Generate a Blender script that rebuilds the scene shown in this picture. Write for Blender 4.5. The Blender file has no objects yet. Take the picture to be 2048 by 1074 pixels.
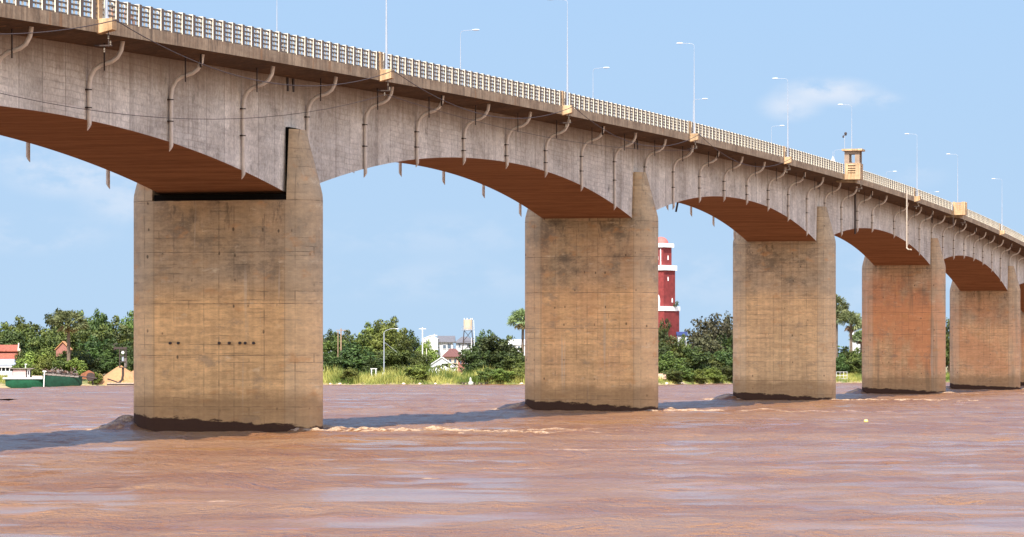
import bpy, bmesh, math, random
import numpy as np
from mathutils import Vector, Matrix, noise
R = math.radians
random.seed(7)
sc = bpy.context.scene
COL = sc.collection

# ------------------------------------------------------------------ camera, sky, sun, exposure
EYE = 4.55
F = 7500.0                      # focal length in pixels of a 2048 px wide picture
cam_d = bpy.data.cameras.new('camera'); cam = bpy.data.objects.new('camera', cam_d); COL.objects.link(cam)
cam.location = (0, 0, EYE); cam.rotation_euler = (R(90), 0, 0)
cam_d.sensor_width = 36; cam_d.lens = F / 2048 * 36
cam_d.shift_y = (732 - 537) / 2048
cam_d.clip_start = 1; cam_d.clip_end = 20000
sc.camera = cam
sc.view_settings.view_transform = 'Standard'; sc.view_settings.look = 'None'
EXPO = 1.15
sc.view_settings.exposure = EXPO; sc.view_settings.gamma = 1

TH = math.atan((2825 - 1024) / F)                 # bearing of the bridge axis, right of the view
AX = Vector((math.sin(TH), math.cos(TH), 0))      # along the bridge, away
TR = Vector((math.cos(TH), -math.sin(TH), 0))     # across the bridge, downstream (right)
SUN_EL = R(54)
sd = (-AX * 1.0 + TR * 0.055).normalized()
sun_vec = Vector((sd.x * math.cos(SUN_EL), sd.y * math.cos(SUN_EL), math.sin(SUN_EL)))
sl = bpy.data.lights.new('sun', 'SUN'); sun = bpy.data.objects.new('sun', sl); COL.objects.link(sun)
sl.energy = 4.5; sl.angle = R(0.53); sl.color = (1.0, 0.93, 0.82)
sun.rotation_euler = sun_vec.to_track_quat('Z', 'Y').to_euler(); sun.location = (-50, -50, 200)

world = bpy.data.worlds.new('World'); sc.world = world; world.use_nodes = True
wn = world.node_tree; wn.nodes.clear()
def N(nt, t, **k):
    n = nt.nodes.new(t)
    for a, v in k.items():
        if a == 'ins':
            for i, x in v.items(): n.inputs[i].default_value = x
        else: setattr(n, a, v)
    return n
def L(nt, a, b): nt.links.new(a, b)
sky = N(wn, 'ShaderNodeTexSky', sky_type='NISHITA')
sky.sun_disc = False; sky.sun_elevation = SUN_EL
sky.sun_rotation = math.atan2(sun_vec.x, sun_vec.y)
sky.altitude = 0; sky.air_density = 1.0; sky.dust_density = 0.6; sky.ozone_density = 2.0
SKY_ST = 0.15
bg = N(wn, 'ShaderNodeBackground'); bg.inputs[1].default_value = SKY_ST
out = N(wn, 'ShaderNodeOutputWorld')
tc = N(wn, 'ShaderNodeTexCoord')
# a little cooler than clear-air Nishita near the horizon
hs = N(wn, 'ShaderNodeMixRGB', blend_type='MULTIPLY'); hs.inputs[0].default_value = 1; hs.inputs[2].default_value = (0.86, 0.97, 1.14, 1)
L(wn, sky.outputs[0], hs.inputs[1])
# thin clouds in the sky, placed by direction, broken up by noise
# pale even blue low over the river, as the photograph shows it, passing into the Nishita sky higher up
K_ = 1 / (SKY_ST * 2 ** EXPO)
low = N(wn, 'ShaderNodeMixRGB'); sz = N(wn, 'ShaderNodeSeparateXYZ'); L(wn, tc.outputs['Generated'], sz.inputs[0])
gr = N(wn, 'ShaderNodeMapRange', ins={1: 0.0, 2: 0.11, 3: 0.0, 4: 1.0}); L(wn, sz.outputs[2], gr.inputs[0]); L(wn, gr.outputs[0], low.inputs[0])
low.inputs[1].default_value = (.50*K_, .69*K_, .905*K_, 1); low.inputs[2].default_value = (.435*K_, .655*K_, .955*K_, 1)
up = N(wn, 'ShaderNodeMapRange', interpolation_type='SMOOTHSTEP', ins={1: 0.12, 2: 0.42}); L(wn, sz.outputs[2], up.inputs[0])
mxs = N(wn, 'ShaderNodeMixRGB'); L(wn, up.outputs[0], mxs.inputs[0]); L(wn, low.outputs[0], mxs.inputs[1]); L(wn, hs.outputs[0], mxs.inputs[2])
cur = mxs.outputs[0]
nz = N(wn, 'ShaderNodeTexNoise', ins={'Scale': 62.0, 'Detail': 6.0, 'Roughness': .55})
mpn = N(wn, 'ShaderNodeMapping'); mpn.inputs['Scale'].default_value = (1, 1, 1.9)
L(wn, tc.outputs['Generated'], mpn.inputs[0]); L(wn, mpn.outputs[0], nz.inputs[0])
def cloud(cur, px, py, wx, wy, amt, lo=.38, hi=.62):
    d = Vector(((px - 1024) / F, 1, (732 - py) / F)).normalized()
    m = N(wn, 'ShaderNodeMapping', vector_type='POINT')
    m.inputs['Scale'].default_value = (F / wx, 0.0, F / wy)
    m.inputs['Location'].default_value = (-d.x * F / wx, 0, -d.z * F / wy)
    L(wn, tc.outputs['Generated'], m.inputs[0])
    ln = N(wn, 'ShaderNodeVectorMath', operation='LENGTH'); L(wn, m.outputs[0], ln.inputs[0])
    g = N(wn, 'ShaderNodeMapRange', interpolation_type='SMOOTHSTEP', ins={1: 0.15, 2: 1.0, 3: 1.0, 4: 0.0}); L(wn, ln.outputs['Value'], g.inputs[0])
    n = N(wn, 'ShaderNodeMapRange', interpolation_type='SMOOTHSTEP', ins={1: lo, 2: hi}); L(wn, nz.outputs[0], n.inputs[0])
    mu = N(wn, 'ShaderNodeMath', operation='MULTIPLY'); L(wn, g.outputs[0], mu.inputs[0]); L(wn, n.outputs[0], mu.inputs[1])
    m2 = N(wn, 'ShaderNodeMath', operation='MULTIPLY'); L(wn, mu.outputs[0], m2.inputs[0]); m2.inputs[1].default_value = amt
    mx = N(wn, 'ShaderNodeMixRGB'); L(wn, m2.outputs[0], mx.inputs[0]); L(wn, cur, mx.inputs[1]); mx.inputs[2].default_value = (.74*K_, .83*K_, .97*K_, 1)
    return mx.outputs[0]
for a in [(1655, 183, 130, 36, .95, .30, .52), (1580, 212, 80, 40, .8, .30, .55), (1740, 200, 90, 26, .6), (140, 350, 170, 60, .8), (260, 405, 130, 60, .6), (40, 470, 260, 50, .4),
          (900, 470, 500, 60, .22), (860, 560, 400, 60, .25), (1800, 350, 120, 40, .3), (1850, 560, 400, 120, .35), (1380, 560, 300, 100, .25),
          (20, 300, 120, 60, .5)]:
    cur = cloud(cur, *a)
# unseen bright cloud added behind the viewer to light the shaded piers
nb = N(wn, 'ShaderNodeTexNoise', ins={'Scale': 3.2, 'Detail': 6.0, 'Roughness': .6}); L(wn, tc.outputs['Generated'], nb.inputs[0])
cb = N(wn, 'ShaderNodeMapRange', interpolation_type='SMOOTHSTEP', ins={1: .38, 2: .56}); L(wn, nb.outputs[0], cb.inputs[0])
yb_m = N(wn, 'ShaderNodeMapRange', interpolation_type='SMOOTHSTEP', ins={1: .35, 2: -.15}); L(wn, sz.outputs[1], yb_m.inputs[0])
zb_m = N(wn, 'ShaderNodeMapRange', interpolation_type='SMOOTHSTEP', ins={1: .60, 2: .38}); L(wn, sz.outputs[2], zb_m.inputs[0])
q1 = N(wn, 'ShaderNodeMath', operation='MULTIPLY'); L(wn, cb.outputs[0], q1.inputs[0]); L(wn, yb_m.outputs[0], q1.inputs[1])
q2 = N(wn, 'ShaderNodeMath', operation='MULTIPLY'); L(wn, q1.outputs[0], q2.inputs[0]); L(wn, zb_m.outputs[0], q2.inputs[1])
mb_ = N(wn, 'ShaderNodeMixRGB'); L(wn, q2.outputs[0], mb_.inputs[0]); L(wn, cur, mb_.inputs[1]); mb_.inputs[2].default_value = (3.0*K_, 2.75*K_, 2.4*K_, 1)
cur = mb_.outputs[0]
L(wn, cur, bg.inputs[0]); L(wn, bg.outputs[0], out.inputs[0])

# ------------------------------------------------------------------ helpers
def at(px, py, Y): return Vector(((px - 1024) / F * Y, Y, EYE + (732 - py) / F * Y))
class MB:
    def __init__(s): s.v = []; s.f = []; s.m = []
    def add(s, vs, fs, mi=0):
        o = len(s.v); s.v += [tuple(v) for v in vs]; s.f += [tuple(i + o for i in f) for f in fs]; s.m += [mi] * len(fs); return s
    def box(s, x0, x1, y0, y1, z0, z1, mi=0):
        return s.add([(x0,y0,z0),(x1,y0,z0),(x1,y1,z0),(x0,y1,z0),(x0,y0,z1),(x1,y0,z1),(x1,y1,z1),(x0,y1,z1)],
                     [(0,3,2,1),(4,5,6,7),(0,1,5,4),(1,2,6,5),(2,3,7,6),(3,0,4,7)], mi)
    def loft(s, rings, cap=True, closed=True, mi=0):
        n = len(rings[0]); vs = [p for r in rings for p in r]; fs = []
        for k in range(len(rings) - 1):
            for i in range(n if closed else n - 1):
                j = (i + 1) % n; fs.append((k*n+i, k*n+j, (k+1)*n+j, (k+1)*n+i))
        if cap: fs += [tuple(range(n))[::-1], tuple((len(rings)-1)*n + i for i in range(n))]
        return s.add(vs, fs, mi)
    def prism(s, poly, axis, a, b, mi=0):
        """poly: 2-D points; extruded along axis 0/1/2 from a to b"""
        def P(p, c):
            q = list(p); q.insert(axis, c); return tuple(q)
        return s.loft([[P(p, a) for p in poly], [P(p, b) for p in poly]], mi=mi)
    def tube(s, pts, r, n=10, r2=None, mi=0):
        pts = [Vector(p) for p in pts]; rings = []; up = None
        for i, p in enumerate(pts):
            d = (pts[min(i+1, len(pts)-1)] - pts[max(i-1, 0)]).normalized()
            if up is None: up = Vector((0, 0, 1)) if abs(d.z) < .9 else Vector((1, 0, 0))
            u = d.cross(up).normalized(); w = u.cross(d).normalized(); up = w
            rr = r if r2 is None else r + (r2 - r) * i / (len(pts) - 1)
            rings.append([p + (u * math.cos(2*math.pi*k/n) + w * math.sin(2*math.pi*k/n)) * rr for k in range(n)])
        return s.loft(rings, mi=mi)
    def lathe(s, prof, n=20, c=(0, 0), mi=0):
        return s.loft([[(c[0] + r*math.cos(2*math.pi*k/n), c[1] + r*math.sin(2*math.pi*k/n), z) for k in range(n)] for r, z in prof], mi=mi)
    def xf(s, M):
        s.v = [tuple(M @ Vector(v)) for v in s.v]; return s
    def build(s, name, mat, parent=None, smooth=False, loc=None, label=None):
        me = bpy.data.meshes.new(name); me.from_pydata(s.v, [], s.f)
        for m in (mat if isinstance(mat, (list, tuple)) else [mat]): me.materials.append(m)
        if any(s.m): me.polygons.foreach_set('material_index', s.m)
        bm = bmesh.new(); bm.from_mesh(me); bmesh.ops.recalc_face_normals(bm, faces=bm.faces); bm.to_mesh(me); bm.free()
        if smooth:
            me.polygons.foreach_set('use_smooth', [True] * len(me.polygons))
            try: me.set_sharp_from_angle(angle=R(38))
            except Exception: pass
        me.update()
        o = bpy.data.objects.new(name, me); COL.objects.link(o)
        if parent is not None: o.parent = parent
        if loc is not None: o.location = loc
        if label: o['label'] = label
        return o
def tag(o, label=None, cat=None, group=None, kind=None):
    for k, v in (('label', label), ('category', cat), ('group', group), ('kind', kind)):
        if v: o[k] = v
    return o
def empty(name, loc=(0,0,0), rz=0, label=None, cat=None, group=None):
    o = bpy.data.objects.new(name, None); COL.objects.link(o); o.location = loc; o.rotation_euler = (0, 0, rz)
    return tag(o, label, cat, group)
def copy_tree(o, parent=None):
    c = o.copy(); COL.objects.link(c); c.parent = parent
    for ch in list(o.children): copy_tree(ch, c)
    return c

# ------------------------------------------------------------------ materials
def newmat(name):
    m = bpy.data.materials.new(name); m.use_nodes = True; nt = m.node_tree
    return m, nt, nt.nodes['Principled BSDF']
def plain(name, col, rough=.7, var=.12, scale=3.0, metal=0, bump=0, spec=.4, coord='Object'):
    m, nt, p = newmat(name)
    t = N(nt, 'ShaderNodeTexCoord'); n = N(nt, 'ShaderNodeTexNoise', ins={'Scale': scale, 'Detail': 5.0, 'Roughness': .6})
    L(nt, t.outputs[coord], n.inputs[0])
    r = N(nt, 'ShaderNodeMapRange', ins={1: .3, 2: .7, 3: 1 - var, 4: 1 + var}); L(nt, n.outputs[0], r.inputs[0])
    h = N(nt, 'ShaderNodeHueSaturation'); h.inputs['Color'].default_value = (*col, 1); L(nt, r.outputs[0], h.inputs['Value'])
    L(nt, h.outputs[0], p.inputs['Base Color']); p.inputs['Roughness'].default_value = rough; p.inputs['Metallic'].default_value = metal
    p.inputs['Specular IOR Level'].default_value = spec
    if bump:
        b = N(nt, 'ShaderNodeBump', ins={'Strength': bump, 'Distance': .1}); L(nt, n.outputs[0], b.inputs['Height']); L(nt, b.outputs[0], p.inputs['Normal'])
    return m
class G:
    """small node-graph builder for layered concrete"""
    def __init__(s, nt): s.nt = nt; s.tc = N(nt, 'ShaderNodeTexCoord')
    def mp(s, scale, loc=(0,0,0), rot=(0,0,0)):
        m = N(s.nt, 'ShaderNodeMapping'); m.inputs['Scale'].default_value = scale; m.inputs['Location'].default_value = loc; m.inputs['Rotation'].default_value = rot
        L(s.nt, s.tc.outputs['Object'], m.inputs[0]); return m.outputs[0]
    def noise(s, vec, scale=1.0, det=5.0, rough=.6):
        n = N(s.nt, 'ShaderNodeTexNoise', ins={'Scale': scale, 'Detail': det, 'Roughness': rough}); L(s.nt, vec, n.inputs[0]); return n.outputs[0]
    def rng(s, v, a, b, c=0.0, d=1.0, smooth=True):
        r = N(s.nt, 'ShaderNodeMapRange', interpolation_type='SMOOTHSTEP' if smooth else 'LINEAR', ins={1: a, 2: b, 3: c, 4: d}); L(s.nt, v, r.inputs[0]); return r.outputs[0]
    def mul(s, a, b, op='MULTIPLY'):
        m = N(s.nt, 'ShaderNodeMath', operation=op)
        for i, x in enumerate((a, b)):
            if isinstance(x, (int, float)): m.inputs[i].default_value = x
            else: L(s.nt, x, m.inputs[i])
        return m.outputs[0]
    def mix(s, fac, a, b, mode='MIX'):
        m = N(s.nt, 'ShaderNodeMixRGB', blend_type=mode)
        for i, x in enumerate((fac, a, b)):
            if isinstance(x, (int, float)): m.inputs[i].default_value = x
            elif isinstance(x, tuple): m.inputs[i].default_value = (*x, 1)
            else: L(s.nt, x, m.inputs[i])
        return m.outputs[0]
    def sep(s):
        n = N(s.nt, 'ShaderNodeSeparateXYZ'); L(s.nt, s.tc.outputs['Object'], n.inputs[0]); return n.outputs
    def grid(s, u, v, bw, rh, mortar, off=0.0, smooth=.1):
        c = N(s.nt, 'ShaderNodeCombineXYZ'); L(s.nt, u, c.inputs[0]); L(s.nt, v, c.inputs[1])
        b = N(s.nt, 'ShaderNodeTexBrick', offset=off, squash=1.0, ins={'Scale': 1.0, 'Mortar Size': mortar, 'Mortar Smooth': smooth, 'Brick Width': bw, 'Row Height': rh, 'Bias': 0.0})
        b.inputs['Color1'].default_value = (.3, .3, .3, 1); b.inputs['Color2'].default_value = (.7, .7, .7, 1); b.inputs['Mortar'].default_value = (.5, .5, .5, 1)
        L(s.nt, c.outputs[0], b.inputs[0]); return b.outputs['Fac'], b.outputs['Color']

def pier_mat(i, top, low, up, red=0.0, redcol=(.36, .125, .05), seed=0.0, updark=.6):
    """low: tan silt-washed concrete, up: grey upper pours, red: laterite wash"""
    m, nt, p = newmat('pier_concrete_%d' % i); g = G(nt); x, y, z = g.sep()
    base = g.noise(g.mp((.35, .35, .35), (seed, 3, 1)), 1, 6, .62)
    fine = g.noise(g.mp((2.2, 2.2, 5.0), (seed, 0, 0)), 1, 6, .7)
    horiz = g.noise(g.mp((.16, .16, 2.4), (seed, 9, 0)), 1, 5, .65)
    vert = g.noise(g.mp((2.6, 2.6, .10), (seed, 0, 4)), 1, 5, .6)
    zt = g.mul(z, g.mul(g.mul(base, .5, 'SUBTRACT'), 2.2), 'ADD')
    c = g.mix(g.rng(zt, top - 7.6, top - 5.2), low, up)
    c = g.mix(g.rng(base, .35, .72, 0, .45), c, tuple(v * .72 for v in low))
    c = g.mix(g.rng(fine, .3, .75, .0, .5), c, (.62, .47, .33), 'MIX') if False else g.mix(1.0, c, g.rng(fine, .28, .72, .82, 1.16), 'MULTIPLY')
    c = g.mix(1.0, c, g.rng(horiz, .3, .7, .88, 1.10), 'MULTIPLY')
    c = g.mix(1.0, c, g.rng(vert, .3, .7, .91, 1.08), 'MULTIPLY')
    if red:
        rb = g.noise(g.mp((.3, .3, .16), (seed + 5, 2, 7)), 1, 4, .55)
        rm = g.mul(g.rng(rb, .36, .58), g.mul(g.rng(z, top + .5, top - 3.5), g.rng(z, 1.2, 4.5)))
        c = g.mix(g.mul(rm, red), c, redcol)
        bl = 0 if red < .5 else g.rng(g.noise(g.mp((.75, .75, .05), (seed + 2, 0, 0)), 1, 3, .5), .56, .68)
        c = c if red < .5 else g.mix(g.mul(bl, .5), c, (.17, .125, .08))
    # black mould patches and drips in the upper pours
    mould = g.noise(g.mp((.30, .30, .42), (seed + 11, 1, 2)), 1, 9, .74)
    mm = g.mul(g.rng(mould, .47, .66), g.rng(z, top - 8.5, top - 4.5, .10, 1.0))
    c = g.mix(g.mul(mm, updark), c, (.085, .068, .052))
    drip = g.mul(g.rng(g.noise(g.mp((2.2, 2.2, .6), (seed + 3, 0, 0)), 1, 5, .65), .56, .68), g.rng(z, top - 4, top - .3))
    c = g.mix(g.mul(drip, .6), c, (.075, .06, .048))
    lightdrip = g.rng(g.noise(g.mp((2.1, 2.1, .07), (seed + 8, 0, 0)), 1, 3, .5), .66, .74)
    c = g.mix(g.mul(lightdrip, .4), c, (.52, .43, .33))
    sm = g.noise(g.mp((.42, .42, .75), (seed + 61, 8, 3)), 1, 9, .78)
    c = g.mix(g.rng(sm, .54, .66, 0, .45), c, (.20, .165, .125))
    pl = g.noise(g.mp((.5, .5, 1.3), (seed + 71, 2, 6)), 1, 7, .7); c = g.mix(g.rng(pl, .58, .70, 0, .4), c, (.74, .60, .42))
    hl, _h = g.grid(x, g.mul(g.mul(z, .0, 'ADD'), g.mul(g.noise(g.mp((.7, .7, .3)), 1, 3), .05), 'ADD'), 70.0, .52, .05)
    c = g.mix(g.mul(hl, g.rng(g.noise(g.mp((.33, .33, .8), (seed + 5, 4, 4)), 1, 6, .7), .50, .66, 0, .34)), c, (.12, .085, .055))
    # edge lines where the flat face meets the rounded noses
    ax = g.mul(g.mul(x, 0, 'ADD'), 0, 'ADD'); ab = N(nt, 'ShaderNodeMath', operation='ABSOLUTE'); L(nt, x, ab.inputs[0])
    ed = g.mul(g.mul(ab.outputs[0], 4.78, 'SUBTRACT'), 0, 'ADD'); ae = N(nt, 'ShaderNodeMath', operation='ABSOLUTE'); L(nt, ed, ae.inputs[0])
    c = g.mix(g.mul(g.rng(ae.outputs[0], .08, .02), .3), c, (.10, .07, .045))
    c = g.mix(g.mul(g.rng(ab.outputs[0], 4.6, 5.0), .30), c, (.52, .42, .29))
    rb_ = g.noise(g.mp((.5, .5, .9), (seed + 41, 3, 1)), 1, 5, .6); c = g.mix(g.rng(rb_, .56, .70, 0, .5), c, (.50, .24, .09))
    # pour joints (about every 3.6 m) and formwork panel lines
    zz = g.mul(z, (top % 3.6), 'SUBTRACT')
    wob = g.mul(g.mul(g.noise(g.mp((.8, .8, .8)), 1, 4), .5, 'SUBTRACT'), .16)
    zz2 = g.mul(zz, wob, 'ADD')
    j, _ = g.grid(x, zz2, 60.0, 3.6, .03)
    jn = g.rng(g.noise(g.mp((.9, .9, .9), (seed, 5, 5)), 1, 3),   .40, .64, .08, .62)
    c = g.mix(g.mul(j, jn), c, (.085, .06, .042))
    k, kc = g.grid(g.mul(x, 1.1, 'ADD'), zz, 2.2, 3.6, .028)
    kn = g.rng(g.noise(g.mp((.5, .5, .8), (seed, 1, 8)), 1, 3), .4, .62, .0, .5)
    c = g.mix(g.mul(k, kn), c, (.10, .072, .05))
    b2, bc = g.grid(x, g.mul(zz2, .0, 'ADD'), 2.2, .62, .03, off=.5)
    bn = g.rng(g.noise(g.mp((.35, .35, .6), (seed + 1, 6, 8)), 1, 5), .50, .66, .0, .55)
    c = g.mix(g.mul(b2, bn), c, (.09, .065, .045))
    c = g.mix(1.0, c, g.rng(bc, .3, .7, .95, 1.05), 'MULTIPLY')
    # tie holes in two rows per pour
    hx = g.mul(g.mul(g.mul(x, .55, 'ADD'), 1.1, 'MODULO'), .0, 'ADD')
    vor = N(nt, 'ShaderNodeTexVoronoi', ins={'Scale': 1.0, 'Randomness': .15}); L(nt, g.mp((.95, .0, .56), (seed, 0, .2)), vor.inputs[0])
    c = g.mix(g.mul(g.rng(vor.outputs['Distance'], .10, .055), g.rng(g.noise(g.mp((.6, .6, .4), (seed, 4, 4)), 1, 3), .48, .56, 0, .75)), c, (.05, .032, .022))
    # brown silt line and the dark wet band where the water slaps
    sn = g.mul(z, g.mul(g.mul(g.noise(g.mp((.5, .5, .5), (seed, 2, 2)), 1, 6), .5, 'SUBTRACT'), 2.6), 'ADD')
    c = g.mix(g.rng(sn, 3.3, 1.9, 0, .62), c, (.22, .125, .06))
    wn_ = g.mul(z, g.mul(g.mul(g.noise(g.mp((.55, .55, 1.6), (seed, 7, 2)), 1, 7, .75), .5, 'SUBTRACT'), 1.3), 'ADD')
    wet = g.rng(g.mul(wn_, g.mul(x, .055), 'ADD'), .80, .68)
    c = g.mix(g.mul(wet, .96), c, (.034, .013, .008))
    L(nt, c, p.inputs['Base Color']); p.inputs['Roughness'].default_value = .9; p.inputs['Specular IOR Level'].default_value = .25
    bp = N(nt, 'ShaderNodeBump', ins={'Strength': .35, 'Distance': .06}); L(nt, g.mul(fine, g.mul(k, .6), 'SUBTRACT'), bp.inputs['Height']); L(nt, bp.outputs[0], p.inputs['Normal'])
    return m

def web_mat():
    m, nt, p = newmat('girder_concrete'); g = G(nt); x, y, z = g.sep()
    big = g.noise(g.mp((.16, .16, .22)), 1, 6, .65)
    vert = g.noise(g.mp((1.6, 1.6, .09)), 1, 6, .62)
    fine = g.noise(g.mp((3.5, 3.5, 3.5)), 1, 6, .75)
    c = g.mix(g.rng(big, .32, .68), (.62, .565, .495), (.44, .385, .325))
    c = g.mix(1.0, c, g.rng(vert, .3, .72, 1.06, .93), 'MULTIPLY')
    c = g.mix(1.0, c, g.rng(fine, .3, .7, .78, 1.22), 'MULTIPLY')
    b, bc = g.grid(g.mul(y, g.mul(g.noise(g.mp((.4,.4,.4)),1,3), .25), 'ADD'), g.mul(z, g.mul(g.noise(g.mp((.3,.3,.3),(7,7,7)),1,3), .3), 'ADD'), 1.25, .40, .04, off=.35)
    patch = g.rng(g.noise(g.mp((.06, .06, .12), (3, 0, 0)), 1, 4, .6), .46, .62, .0, .26)
    c = g.mix(g.mul(b, g.mul(patch, g.rng(fine, .3, .6, .4, 1))), c, (.12, .095, .08))
    c = g.mix(1.0, c, g.rng(bc, .3, .7, .93, 1.07), 'MULTIPLY')
    s_, sc_ = g.grid(y, g.mul(z, 100, 'ADD'), 3.76, 400.0, .07)
    c = g.mix(g.mul(s_, .45), c, (.10, .08, .07))
    c = g.mix(1.0, c, g.rng(sc_, .3, .7, .90, 1.09), 'MULTIPLY')
    v2 = g.rng(g.noise(g.mp((.8, .8, .03), (0, 4, 0)), 1, 3, .5), .58, .66)
    c = g.mix(g.mul(v2, .22), c, (.11, .08, .06))
    mould = g.noise(g.mp((.5, .5, .35), (11, 1, 2)), 1, 8, .75)
    c = g.mix(g.rng(mould, .58, .70, 0, .7), c, (.09, .075, .065))
    pt = g.noise(g.mp((.22, .22, .9), (31, 1, 2)), 1, 7, .72); c = g.mix(g.rng(pt, .52, .68, 0, .38), c, (.66, .62, .57))
    pt2 = g.noise(g.mp((.35, .35, 1.3), (37, 1, 2)), 1, 7, .72); c = g.mix(g.rng(pt2, .54, .68, 0, .35), c, (.16, .135, .115))
    # darker brown towards the slab: follows the deck line, stored per vertex as distance below the slab
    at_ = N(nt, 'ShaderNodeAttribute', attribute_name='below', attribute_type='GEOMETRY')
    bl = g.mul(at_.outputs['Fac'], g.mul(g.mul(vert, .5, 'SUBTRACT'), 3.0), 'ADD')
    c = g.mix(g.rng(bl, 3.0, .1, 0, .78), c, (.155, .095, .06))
    L(nt, c, p.inputs['Base Color']); p.inputs['Roughness'].default_value = .9; p.inputs['Specular IOR Level'].default_value = .25
    bp = N(nt, 'ShaderNodeBump', ins={'Strength': .4, 'Distance': .05}); L(nt, g.mul(fine, b, 'SUBTRACT'), bp.inputs['Height']); L(nt, bp.outputs[0], p.inputs['Normal'])
    return m
def soffit_mat():
    m, nt, p = newmat('soffit_concrete'); g = G(nt)
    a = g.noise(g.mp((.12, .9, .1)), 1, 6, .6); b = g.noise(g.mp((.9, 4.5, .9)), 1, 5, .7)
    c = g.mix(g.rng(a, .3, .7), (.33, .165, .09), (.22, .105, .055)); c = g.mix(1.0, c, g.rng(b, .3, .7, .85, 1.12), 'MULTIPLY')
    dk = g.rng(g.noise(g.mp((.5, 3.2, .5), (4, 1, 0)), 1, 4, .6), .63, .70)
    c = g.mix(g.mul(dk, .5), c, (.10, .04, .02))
    L(nt, c, p.inputs['Base Color']); p.inputs['Roughness'].default_value = .9; p.inputs['Specular IOR Level'].default_value = .2
    return m
def fascia_mat(name='deck_concrete', c1=(.39, .29, .185), c2=(.26, .18, .11), dark=.6):
    m, nt, p = newmat(name); g = G(nt)
    a = g.noise(g.mp((.25, .25, .8)), 1, 6, .65); v = g.noise(g.mp((2.4, 2.4, .3)), 1, 6, .65); f = g.noise(g.mp((6, 6, 6)), 1, 5, .7)
    c = g.mix(g.rng(a, .32, .68), c1, c2); c = g.mix(1.0, c, g.rng(v, .3, .7, 1.3, .68), 'MULTIPLY'); c = g.mix(1.0, c, g.rng(f, .3, .7, .88, 1.1), 'MULTIPLY')
    d = g.mul(g.rng(g.noise(g.mp((1.5, 1.5, .35), (5, 0, 0)), 1, 6, .7), .56, .66), g.rng(g.noise(g.mp((.06, .06, .06)), 1, 2), .4, .6))
    c = g.mix(g.mul(d, dark), c, (.055, .042, .035))
    o = g.rng(g.noise(g.mp((1.1, 1.1, .25), (9, 0, 0)), 1, 4, .6), .6, .68); c = g.mix(g.mul(o, .5), c, (.34, .17, .07))
    L(nt, c, p.inputs['Base Color']); p.inputs['Roughness'].default_value = .9; p.inputs['Specular IOR Level'].default_value = .25
    return m
M = {}
M['web'] = web_mat(); M['soffit'] = soffit_mat(); M['deck'] = fascia_mat()
M['bracket'] = fascia_mat('bracket_concrete', (.50, .35, .21), (.40, .26, .14), .25)
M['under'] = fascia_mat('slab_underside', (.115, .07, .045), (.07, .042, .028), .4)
M['post'] = plain('parapet_paint', (.80, .73, .58), .8, .08, 6)
M['post_out'] = plain('shaded_parapet_face', (.16, .125, .10), .9, .2, 3)  # shade of the outward post faces put into the colour
M['grille'] = plain('parapet_grille', (.16, .13, .10), .85, .15, 5)
M['pipe'] = plain('pipe_plastic', (.56, .49, .43), .6, .14, 2.2)
M['pipe_pale'] = plain('pale_pipe', (.42, .36, .30), .5, .08, 3)
M['iron'] = plain('dark_iron', (.045, .03, .026), .7, .3, 8)
M['black'] = plain('gap_dark', (.004, .0035, .003), .95, .2, 8, spec=.1)
M['bearing'] = plain('bearing_white', (.75, .74, .70), .6, .05, 8)
M['galv'] = plain('lamp_pole_paint', (.30, .33, .38), .45, .06, 2)
M['headm'] = plain('lamp_head_white', (.72, .74, .76), .35, .03, 4)
M['asphalt'] = plain('asphalt', (.05, .05, .052), .9, .2, .8)

# ------------------------------------------------------------------ bridge frame
SP = 120.0
LC = -80.95                      # lateral offset of the bridge axis
S1 = 251.6                      # station of the first pier, along the axis
ORG = TR * LC + AX * S1
bridge = empty('road_bridge', (ORG.x, ORG.y, 0), -TH, 'long grey concrete box girder road bridge arching over the brown river on tall piers', 'bridge')
HB, HD = 4.6, 8.02             # half widths of box and deck
ZP = np.polyfit([-.54,-.39,-.18,-.01,.11,.32,.46,.71,.91,1.08,1.33,1.78,2.04,2.99,3.64,3.96],
                [23.08,23.49,24.49,25.06,25.44,25.99,26.35,27.0,27.45,27.85,28.35,28.95,29.1,29.23,28.36,27.62], 3)
def zb(y):                      # fascia underside at local y
    u = y / SP
    u = max(-1.4, min(6, u)); 
    if u > 4.2: return float(np.polyval(ZP, 4.2) + (u - 4.2) * np.polyval(np.polyder(ZP), 4.2))
    return float(np.polyval(ZP, u))
FH = .74                        # fascia height
def zroot(y): return zb(y) - .30
CROWN = [4.35, 4.35, 4.5, 4.75, 4.7, 4.6, 4.6, 4.6]
PIERD = [8.5, 8.5, 8.4, 8.45, 8.75, 8.5, 8.5, 8.5]
def zs(y):                      # girder underside
    u = y / SP; k = math.floor(u); fr = u - k; e = abs(2 * fr - 1)
    pk = PIERD[max(0, min(7, k if fr < .5 else k + 1))]
    ck = CROWN[max(0, min(7, k + 1))]
    return zb(y) - (ck + (pk - ck) * e ** 2.15)
Y0, Y1 = -150.0, 640.0
ys = list(np.arange(Y0, Y1 + .1, 2.0))

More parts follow.
